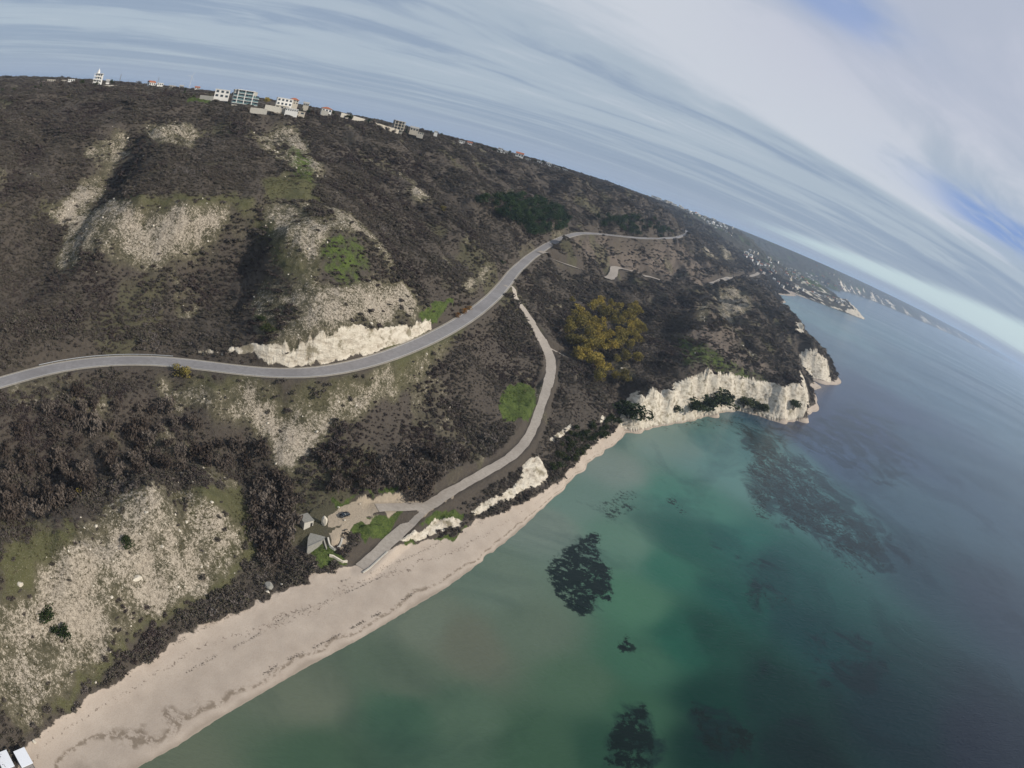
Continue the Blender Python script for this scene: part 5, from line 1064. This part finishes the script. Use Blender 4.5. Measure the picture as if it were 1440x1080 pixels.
# resort town on the far plateau and around the bay
rt = random.Random(5)
def far_house(px, py, d, w, h, wm, rm, label, group, roof='flat', fl=2):
    x, y, z, a = place(px, py, d); zz_ = float(hgt(x, y)[0]); z = zz_ + 0.2 if abs(zz_ - z) < 0.012 * d + 6 else z
    r = empty('house', (x, y, z), -a + rt.uniform(-0.7, 0.7), label, 'building', group)
    b = MB(); b.box(-w / 2, w / 2, -w * 0.3, w * 0.3, -6, h); b.build('wall', wm, r)
    rf = MB()
    if roof == 'gable': rf.gable(-w / 2, w / 2, -w * 0.3, w * 0.3, h, h * 0.4, 0.5)
    else: rf.box(-w / 2 - 0.3, w / 2 + 0.3, -w * 0.3 - 0.3, w * 0.3 + 0.3, h - 0.03, h + 0.4)
    rf.build('roof', rm, r)
    for f in range(fl):
        o = MB(); o.box(-w * 0.42, w * 0.42, -w * 0.3 - 0.08, -w * 0.3 + 0.1, h * (f + 0.3) / fl, h * (f + 0.75) / fl); o.build('window', M_glass, r)
for i, (px, py, w, h, fl) in enumerate(((919, 282.3, 30, 17, 5), (925, 283.5, 22, 20, 5), (931, 284.5, 16, 10, 3), (938.5, 288, 34, 15, 5), (946.5, 291, 26, 13, 4), (951, 291.8, 18, 8, 2))):
    far_house(px, py, 2900, w, h, M_plaster if i != 3 else M_beige, M_plaster, ['big bright white hotel, first of the plateau resort', 'tall white hotel block beside the first resort hotel', 'smaller white building between two plateau hotels', 'long banded hotel with dark window rows on the plateau', 'second banded hotel, nearer the white houses', 'low white building ending the hotel row'][i], 'plateau resort hotels', fl=fl)
for i in range(46):
    f = (i + rt.uniform(0, 0.8)) / 46; px = 955 + f * 78; base = np.interp(px, [955, 984, 1003, 1030], [294, 303.5, 311, 320.5]); far_house(px, base + rt.uniform(-1.0, 3.0), rt.uniform(2850, 3300), rt.uniform(8, 17), rt.uniform(5, 10), rt.choice([M_plaster, M_plaster, M_beige]), rt.choice([M_plaster, M_tile, M_roofgrey, M_plaster]), 'small pale house in the row of the plateau resort', 'houses of the plateau resort', rt.choice(['flat', 'gable']))
BAYX = [(rt.uniform(1040, 1260), 0) for _ in range(70)]
BAY = [(1056, 366), (1062, 364), (1066, 369), (1070, 373), (1075, 376), (1079, 380), (1083, 385), (1090, 384), (1093, 369), (1096, 372), (1100, 373), (1098, 380), (1104, 378), (1107, 378), (1112, 380), (1118, 381), (1148, 374.5), (1141, 380.5), (1137, 391), (1148, 393), (1174, 403), (1180, 401), (1183, 405), (1195, 396), (1182, 388.5), (1133, 396), (1087, 377), (1122, 388), (1128, 392), (1156, 397), (1164, 400), (1166, 384), (1172, 386), (1088, 394), (1094, 399), (1100, 404), (1106, 401), (1113, 406), (1120, 403), (1128, 408), (1112, 390), (1060, 372), (1050, 358), (1069, 382)]
BAY += [(px, float(np.interp(px, [1040, 1100, 1130, 1180, 1260], [352, 378, 392, 402, 428])) + rt.uniform(-8, 9)) for px, _ in BAYX]
for (px, py) in BAY:
    x_, y_, d_ = march(px, py)
    if float(hgt(x_, y_)[0]) < 1.5: continue
    w = rt.uniform(9, 18) * (d_ / 3000) ** 0.6; far_house(px, py, d_, w, rt.uniform(5, 9), rt.choice([M_plaster, M_beige, M_oldwhite]), rt.choice([M_plaster, M_tile, M_tile, M_roofgrey]), 'pale resort house scattered above the far bay', 'houses above the bay', rt.choice(['flat', 'gable']))
for i in range(17):
    px = 1142 + i * 3.0; py = np.interp(px, [1142, 1160, 1175, 1192], [412, 416.5, 420.5, 426]) + rt.uniform(0, 3.5); x_, y_, d_ = march(px, py)
    far_house(px, py, d_, rt.uniform(9, 15), rt.uniform(4, 7), rt.choice([M_plaster, M_beige]), rt.choice([M_plaster, M_tile, M_roofgrey]), 'small house strung along the low headland', 'houses on the headland', rt.choice(['flat', 'gable']))
# masts and a wind turbine on the skyline
def mast(px, py, hpx, d, label):
    x, y, z, a = place(px, py, d); h = hpx * d / 870; r = empty('lattice_mast', (x, y, z), 0.3, label, 'mast'); w = h * 0.05
    for sx, sy in ((-1, -1), (1, -1), (1, 1), (-1, 1)): b = MB(); b.tube([(sx * w, sy * w, -3), (sx * w * 0.2, sy * w * 0.2, h)], [0.22, 0.12], 4); b.build('leg', M_metal, r)
    b = MB(); n = 9
    for i in range(n):
        z0, z1 = h * i / n, h * (i + 1) / n; w0, w1 = w * (1 - 0.8 * i / n), w * (1 - 0.8 * (i + 1) / n)
        for (ax, ay), (bx, by) in (((-1, -1), (1, -1)), ((1, -1), (1, 1)), ((1, 1), (-1, 1)), ((-1, 1), (-1, -1))): b.tube([(ax * w0, ay * w0, z0), (bx * w1, by * w1, z1)], 0.08, 4)
    b.build('bracing', M_metal, r)
mast(167, 120, 16, 1100, 'tall dark lattice mast on the skyline right of the tower hotel'); mast(179.5, 120.5, 8, 1200, 'shorter mast right of the tall lattice mast'); mast(221, 120, 12, 1500, 'faint thin mast behind the white gabled skyline house')
def turbine(px, py, hpx, d):
    x, y, z, a = place(px, py, d); h = hpx * d / 870; r = empty('wind_turbine', (x, y, z), -a, 'pale wind turbine far off on the skyline left of the white villa', 'wind turbine')
    b = MB(); b.tube([(0, 0, -3), (0, 0, h)], [1.6, 0.9], 10); b.build('tower', M_plaster, r); b = MB(); b.box(-1.2, 1.2, -3, 3, h - 1, h + 1.4); n_ = b.build('nacelle', M_plaster, r)
    for k in range(3):
        an = 0.5 + k * 2 * PI / 3; b = MB(); b.tube([(0, -3.4, h), (math.sin(an) * h * 0.25, -3.4, h + math.cos(an) * h * 0.25), (math.sin(an) * h * 0.5, -3.4, h + math.cos(an) * h * 0.5)], [0.8, 0.7, 0.15], 5); b.build('blade', M_plaster, r)
turbine(266, 124, 17, 3600)
# trees along the skyline
for px, py, h, kind, l in ((115, 120, 7, 'darktree', 'dark evergreen clump left of the tower hotel'), (107, 119, 5, 'bare', 'bare tree between the white villa and the dark clump'), (86, 117, 7, 'bare', 'bare round tree behind the half built house'), (80, 117.5, 6, 'bare', 'bare tree left of the half built house'), (156, 118, 6.5, 'darktree', 'round dark evergreen right of the tower hotel'), (135, 123, 7, 'darktree', 'dark evergreen in front of the tower hotel'),
        (58, 118, 6, 'cypress', 'small dark conifer behind the low white outbuilding'), (50, 119.5, 4.5, 'darktree', 'dark bush left of the low white outbuilding'), (30, 122, 4, 'bare', 'bare bush at the left end of the skyline'), (40, 121, 4.5, 'bare', 'bare bush between left end and the outbuilding'), (20, 124, 4.5, 'darktree', 'dark bush by the pinkish house'), (3, 127, 4.5, 'darktree', 'dark bush at the left frame edge of the skyline'),
        (261, 124, 7, 'cypress', 'dark pointed cypress on the skyline'), (234, 121, 6, 'bare', 'bare tree right of the low white annex on the skyline'), (252, 123, 6, 'bare', 'bare tree left of the pointed cypress'), (270, 126, 5, 'bare', 'bare tree right of the pointed cypress'), (285, 128, 5, 'bare', 'bare tree behind the garden wall of the villa'), (296, 128, 5, 'darktree', 'dark tree behind the two storey villa'), (272, 137, 4, 'evergreen_shrub', 'dark hedge bush left of the villa garden wall'), (267, 137, 3.5, 'evergreen_shrub', 'outer dark hedge bush left of the villa garden wall'),
        (384, 148, 5, 'yellow', 'lower yellowish tree beside the broad yellow-green one'), (389, 149, 4, 'bare', 'bare tree left of the white framed villa'), (422, 149, 7, 'cypress', 'first dark conifer right of the red tiled house'), (426.5, 150, 7.5, 'cypress', 'second dark conifer right of the red tiled house'), (435, 152, 6, 'darktree', 'dark round tree right of the conifers'), (440, 154, 6, 'bare', 'bare tree on the slope left of the lone red roofed house'), (446, 156, 5, 'bare', 'bare tree just left of the lone red roofed house'), (470, 158, 5, 'darktree', 'dark tree right of the lone red roofed house'),
        (500, 162, 5, 'darktree', 'dark tree behind the long white wall'), (507, 164, 5, 'bare', 'bare tree behind the end of the long white wall'), (519, 169, 7, 'pine', 'dark pine at the low end of the long white wall'), (525, 170, 6, 'bare', 'bare tree between the pine and the conifer row'), (532, 173, 5, 'bare', 'bare tree left of the stone wall conifer'), (537, 174.5, 7, 'cypress', 'pointed conifer left of the unfinished block'), (544, 177, 8, 'cypress', 'taller conifer nearest the unfinished block'), (549, 178, 6.5, 'bare', 'bare tree between the tall conifer and the unfinished block'),
        (571.5, 184, 8.5, 'cypress', 'dark conifer touching the right side of the unfinished block'), (577, 183, 5, 'bare', 'bare tree behind the beige low house'), (600, 188, 5, 'bare', 'bare tree right of the pale annex'), (606, 188.5, 5, 'darktree', 'dark tree left of the pale ridge shed'), (620, 191, 5, 'darktree', 'dark tree right of the pale ridge shed'), (630, 194, 4.5, 'bare', 'bare tree before the grassy ridge top'), (671, 205, 5, 'bare', 'bare tree right of the second low ridge house'), (717, 216, 6, 'darktree', 'dark tree right of the cubic house wing'), (763, 230, 8, 'darktree', 'dark tree clump between two white ridge houses'), (750, 227, 6, 'bare', 'bare tree left of the dark clump on the ridge'), (788, 238, 6, 'darktree', 'dark tree by the last white ridge building'), (804, 243, 6, 'bare', 'bare tree on the ridge past the last building')):
    x, y, z, a = place(px, py, rimd(px) * (1.04 if kind != 'evergreen_shrub' else 0.99)); plant(kind, x, y, h, l, None, min(z, float(hgt(x, y)[0]) + 2))
rg = random.Random(9)
for i in range(70):
    px = rg.uniform(470, 880); py = float(np.interp(px, [r[0] for r in RIM], [r[1] for r in RIM])); d = rimd(px) * rg.uniform(0.98, 1.03); x, y, z, a = place(px, py, d); plant(rg.choice(['bare', 'bare', 'darktree']), x, y, rg.uniform(3.5, 6), 'small tree in the ragged line along the plateau rim', 'trees along the plateau rim', float(hgt(x, y)[0]), 1.2)

# ------------------------------------------------------------------ the yard by the beach
def wxyz(px, py, z):
    a, t = azel(px, py); d = (z - H) / t; return Vector((d * math.sin(a), d * math.cos(a), z))
def quad_dir(p, q): v = q - p; return math.atan2(v.y, v.x)
def rough(b, amp=0.03):
    rr = random.Random(3); b.v = [(x + rr.uniform(-amp, amp), y + rr.uniform(-amp, amp), z + rr.uniform(-amp, amp)) for x, y, z in b.v]; return b
def hut():
    zg = float(hgt(*march(434, 744)[:2])[0]); p = wxyz(427, 744.5, zg); q = wxyz(440, 741, zg); rz = quad_dir(p, q); w = (q - p).length; c = (p + q) / 2
    r = empty('ruined_hut', c, rz, 'small ruined white block hut with grey flat roof and dark doorway', 'hut')
    dp, h = 4.4, 3.0; b = MB(); b.box(-w / 2, w * 0.18, 0, 0.3, -1.5, h); b.box(w * 0.42, w / 2, 0, 0.3, -1.5, h); b.box(w * 0.18, w * 0.42, 0, 0.3, 2.1, h); b.box(-w / 2, -w / 2 + 0.3, 0.3, dp, -1.5, h); b.box(w / 2 - 0.3, w / 2, 0.3, dp, -1.5, h); b.box(-w / 2 + 0.3, w / 2 - 0.3, dp - 0.3, dp, -1.5, h)
    b.build('wall', M_oldwhite, r); t = MB(); t.box(-w / 2 - 0.15, w / 2 + 0.15, -0.15, dp + 0.15, h + 0.003, h + 0.22); t.build('roof', M_conc, r)
    g_ = MB(); g_.box(w * 0.19, w * 0.41, 0.12, 0.18, -0.2, 2.08); g_.build('doorway', simple('doorway_shade', (0.03, 0.027, 0.024)), r)  # near-black panel fills the doorway, the shade inside put into its colour
hut()
def rock_thing(px, py, r3, seed, label, m=None, sink=0.3, name='chalk_boulder', rz=0.0):
    x, y, d = march(px, py); b = MB(); b.rock((0, 0, r3[2] * (1 - sink)), r3, seed, 3); o = b.build(name, m or M_rock); o.location = (x, y, float(hgt(x, y)[0])); o.rotation_euler = (0, 0, rz); return tag(o, label, 'boulder')
rock_thing(455.5, 738, (1.15, 1.3, 2.3), 1, 'tall pointed white boulder between the ruined hut and the gravel yard', sink=0.2)
rock_thing(484.5, 732.5, (0.45, 0.45, 0.4), 2, 'small round white boulder in front of the black car'); rock_thing(476, 714, (0.55, 0.45, 0.35), 3, 'small pale boulder behind the black car'); rock_thing(506, 709.5, (0.45, 0.4, 0.35), 4, 'small pale boulder on the grass verge above the car')
rock_thing(378, 826, (1.9, 1.5, 1.2), 5, 'grey domed boulder at the foot of the ravine', M_conc); rock_thing(376, 833, (1.1, 0.7, 0.5), 6, 'low white boulder in front of the grey domed one'); rock_thing(396, 823, (0.6, 0.5, 0.45), 7, 'small white boulder right of the grey domed one')
rock_thing(49, 1044, (0.75, 0.6, 0.55), 8, 'white boulder at the edge of the sand above the beach cabins'); rock_thing(192, 815, (1.9, 1.3, 0.8), 9, 'long flat pale boulder in the middle of the stony slope', rz=0.7); rock_thing(29, 823, (1.2, 1.0, 0.7), 10, 'pale boulder near the left edge on the stony slope')
for i, (px, py) in enumerate(((256, 667), (270, 679), (298, 707), (252, 747), (228, 770), (155, 701), (206, 722), (262, 735))): rock_thing(px, py, (0.7, 0.6, 0.5), 20 + i, 'white boulder on the spur crest, ' + ['highest one at the dark thicket', 'second below the thicket', 'the one farthest down the grassy side', 'low one on the grassy flank', 'lowest one beside the shaded patch', 'at the upper pale tip', 'beside the round dark bush', 'in the middle of the grassy flank'][i])
def slab(pxs, z, th, name, label, cat, m):
    P = [wxyz(x, y, z) for x, y in pxs]; c = sum(P, Vector()) / len(P); b = MB(); n = len(P)
    b.v = [tuple(p - c) for p in P] + [tuple(p - c - Vector((0, 0, th))) for p in P]; b.f = [tuple(range(n))] + [tuple(range(2 * n - 1, n - 1, -1))] + [(i, n + i, n + (i + 1) % n, (i + 1) % n) for i in range(n)]
    o = b.build(name, m); o.location = c; return tag(o, label, cat)
zs = float(hgt(*march(447, 753)[:2])[0]) + 0.1
slab([(440, 744), (448, 744), (452, 741.5), (455, 747), (460, 753), (453, 760), (432, 769), (433, 757), (436, 750)], zs, 0.6, 'concrete_slab', 'cracked concrete terrace slab beside the ruined hut', 'slab', M_conc)
def polywall(pts, z, h, th, name, label, m, follow=False):
    P = [wxyz(x, y, z) for x, y in pts]; c = P[0].copy(); b = MB(); N = len(P); L = []
    if follow:
        P = [Vector((*march(x, y)[:2], 0)) for x, y in pts]
        for p in P: p.z = float(hgt(p.x, p.y)[0]) + 0.15
        c = P[0].copy()
    for i, p in enumerate(P):
        d = (P[min(i + 1, N - 1)] - P[max(i - 1, 0)]); nn = Vector((-d.y, d.x, 0)).normalized() * th / 2; zb = float(hgt(p.x, p.y)[0]) - 0.5 - p.z
        q = p - c; L.append([tuple(q + nn + Vector((0, 0, h))), tuple(q - nn + Vector((0, 0, h))), tuple(q - nn + Vector((0, 0, zb))), tuple(q + nn + Vector((0, 0, zb)))])
    b.v = [v for l in L for v in l]
    for i in range(N - 1):
        s = i * 4
        for k in range(4): b.f.append((s + k, s + (k + 1) % 4, s + 4 + (k + 1) % 4, s + 4 + k))
    b.f += [(0, 3, 2, 1), tuple(4 * (N - 1) + k for k in range(4))]
    o = b.build(name, m); o.location = c; return tag(o, label, 'wall')
zw = float(hgt(*march(470, 770)[:2])[0])
polywall([(461, 758), (462.5, 765), (464, 769), (470, 773.5), (477, 770), (479.5, 765), (481, 759)], zw + 0.3, 0.7, 0.55, 'curved_stone_wall', 'white curved stone wall forming a bay below the gravel yard', M_oldwhite, True)
polywall([(455, 760), (457, 767), (459, 773)], zw + 0.2, 0.6, 0.5, 'side_wall', 'short grey wall between the concrete slab and the curved wall', M_conc, True)
polywall([(463, 782), (468, 783), (475, 787), (482, 791), (488, 790)], zw - 2.6, 0.6, 0.6, 'rubble_wall', 'broken white rubble wall at the top of the beach', M_rock, True)
polywall([(432, 770), (440, 766.5), (453, 760.5)], zs - 0.1, 0.35, 0.35, 'parapet_wall', 'thin pale parapet on the beach side of the concrete slab', M_conc)
ke = [march(x, y)[:2] for x, y in ((510, 806), (520, 799), (532, 788), (545, 776))]
polywall([(510, 806), (520, 799), (532, 788), (545, 776)], float(hgt(*march(528, 792)[:2])[0]) + 0.2, 0.25, 0.5, 'slipway_wall', 'pale concrete edge wall on the seaward side of the beach track', M_oldwhite, True)
def car():
    zg = float(hgt(*march(484, 725)[:2])[0]); p = wxyz(477.2, 728, zg); q = wxyz(491.5, 723.5, zg); rz = quad_dir(p, q); c = (p + q) / 2
    c.z = max(float(hgt(p.x, p.y)[0]), float(hgt(q.x, q.y)[0]), zg) + 0.02
    r = empty('parked_car', c, rz, 'black car parked on the gravel yard near the ruined hut', 'car')
    def loft(sec, m, name, par):
        b = MB(); k = len(sec[0])
        for s in sec: b.v += s
        for i in range(len(sec) - 1):
            for j in range(k): b.f.append((i * k + j, i * k + (j + 1) % k, (i + 1) * k + (j + 1) % k, (i + 1) * k + j))
        b.f += [tuple(range(k - 1, -1, -1)), tuple((len(sec) - 1) * k + j for j in range(k))]
        o = b.build(name, m, par, True); md = o.modifiers.new('bevel', 'BEVEL'); md.width = 0.05; md.segments = 2; return o
    def sec(x, w, z0, z1, t=0.92): return [(x, -w, z0), (x, -w * 1.0, (z0 + z1) / 2), (x, -w * t, z1), (x, w * t, z1), (x, w, (z0 + z1) / 2), (x, w, z0)]
    body = loft([sec(-2.2, 0.74, 0.38, 0.72), sec(-2.05, 0.86, 0.26, 0.86), sec(-1.0, 0.90, 0.22, 0.93), sec(0.9, 0.90, 0.22, 0.95), sec(1.95, 0.86, 0.26, 0.93), sec(2.15, 0.78, 0.38, 0.80)], M_carpaint, 'body', r)
    loft([sec(-1.15, 0.78, 0.9, 0.96, 0.98), sec(-0.45, 0.74, 0.9, 1.42, 0.82), sec(1.0, 0.74, 0.9, 1.44, 0.82), sec(1.75, 0.76, 0.9, 0.98, 0.96)], M_glass, 'window', r)
    b = MB(); b.box(-0.35, 0.95, -0.58, 0.58, 1.425, 1.47); b.build('roof', M_carpaint, r)
    for x in (-1.35, 1.35):
        for s in (-1, 1):
            b = MB(); b.tube([(x, s * 0.70, 0.33), (x, s * 0.92, 0.33)], 0.33, 16); w_ = b.build('wheel', M_rubber, r); b = MB(); b.tube([(x, s * 0.91, 0.33), (x, s * 0.94, 0.33)], 0.19, 12); b.build('rim', M_metal, w_)
    for s in (-1, 1):
        b = MB(); b.box(-2.2, -2.08, s * 0.62 - 0.15, s * 0.62 + 0.15, 0.58, 0.72); b.build('headlight', M_lamp, r); b = MB(); b.box(2.06, 2.17, s * 0.62 - 0.14, s * 0.62 + 0.14, 0.66, 0.80); b.build('tail_light', M_red, r)
        b = MB(); b.box(-0.85, -0.7, s * 0.95 - 0.1, s * 0.95 + 0.1, 0.95, 1.08); b.build('mirror', M_carpaint, r)
car()
def cabin(pxs, label):
    P = [wxyz(x, y, 7.2) for x, y in pxs]; c = sum(P, Vector()) / 4; ux = ((P[1] - P[0]) + (P[2] - P[3])) / 2; uy = ((P[2] - P[1]) + (P[3] - P[0])) / 2
    w, dp = ux.length, uy.length; rz = math.atan2(ux.y, ux.x); zg = float(hgt(c.x, c.y)[0]); h = 7.2 - zg
    r = empty('beach_cabin', (c.x, c.y, zg), rz, label, 'cabin')
    b = MB(); b.box(-w / 2, w / 2, -dp / 2, dp / 2, h - 0.16, h); rf = b.build('roof', M_cabin, r); md = rf.modifiers.new('bevel', 'BEVEL'); md.width = 0.03
    b = MB(); b.box(-w / 2 + 0.25, w / 2 - 0.25, -dp / 2 + 0.8, dp / 2 - 0.25, -0.6, h - 0.163); b.build('wall', M_cabinwall, r)
    for sx in (-1, 1): b = MB(); b.box(sx * (w / 2 - 0.2) - 0.06, sx * (w / 2 - 0.2) + 0.06, -dp / 2 + 0.1, -dp / 2 + 0.22, -0.5, h - 0.163); b.build('post', M_cabinwall, r)
    b = MB(); b.box(-0.45, 0.45, -dp / 2 + 0.76, -dp / 2 + 0.82, 0, 2.0); b.build('door', M_glass, r)
cabin([(19, 1056.5), (34.5, 1050), (45.8, 1073), (30, 1080)], 'white roofed beach cabin at the bottom left, the right hand one of the two')
cabin([(-7, 1060), (9.3, 1053.8), (19.8, 1077), (4, 1084)], 'white roofed beach cabin cut by the left frame edge')
# crash barrier above the road
def barrier():
    seg = [i for i in range(len(rd)) if -49 < math.degrees(math.atan2(rd[i, 0], rd[i, 1])) < -34.5]
    L = rd[seg]; d = np.gradient(L[:, :2], axis=0); d /= np.hypot(d[:, 0], d[:, 1])[:, None]; nn = np.c_[-d[:, 1], d[:, 0]]; sg = np.sign((nn * L[:, :2]).sum(1).mean()); Q = L[:, :2] + nn * sg * 4.55
    o0 = Vector((Q[0, 0], Q[0, 1], L[0, 2])); r = empty('crash_barrier', o0, 0, 'grey steel crash barrier along the uphill edge of the road at left', 'barrier')
    b = MB(); n = len(Q)
    for i in range(n):
        z = L[i, 2] + 0.12 - o0.z; t = nn[i] * sg
        for off, zz_ in ((0, 0.45), (0.09, 0.53), (0, 0.61), (0.09, 0.69), (0, 0.77), (0.05, 0.77), (0.05, 0.45)): b.v.append((Q[i, 0] - o0.x - t[0] * off, Q[i, 1] - o0.y - t[1] * off, z + zz_))
    for i in range(n - 1):
        for k in range(7): b.f.append((i * 7 + k, i * 7 + (k + 1) % 7, i * 7 + 7 + (k + 1) % 7, i * 7 + 7 + k))
    b.build('rail', M_metal, r)
    for i in range(0, n, 2): b = MB(); x, y = Q[i] + nn[i] * sg * 0.12 - [o0.x, o0.y]; z = L[i, 2] - o0.z; b.box(x - 0.06, x + 0.06, y - 0.06, y + 0.06, z - 0.6, z + 0.82); b.build('post', M_metal, r)
barrier()

# ------------------------------------------------------------------ haze
def haze():
    b = MB(); b.box(-95000, 95000, -95000, 95000, -8.5, 215); m = bpy.data.materials.new('sea_air'); m.use_nodes = True; nt = m.node_tree; nt.nodes.clear()
    out = nt.nodes.new('ShaderNodeOutputMaterial'); v = nt.nodes.new('ShaderNodeVolumePrincipled'); v.inputs['Color'].default_value = (0.60, 0.76, 1.0, 1); v.inputs['Density'].default_value = 7.5e-5; v.inputs['Anisotropy'].default_value = 0.1
    nt.links.new(v.outputs[0], out.inputs['Volume']); o = b.build('haze', m); o['kind'] = 'stuff'; o['label'] = 'thin bluish sea haze over the far coast'
haze()
sublabels()
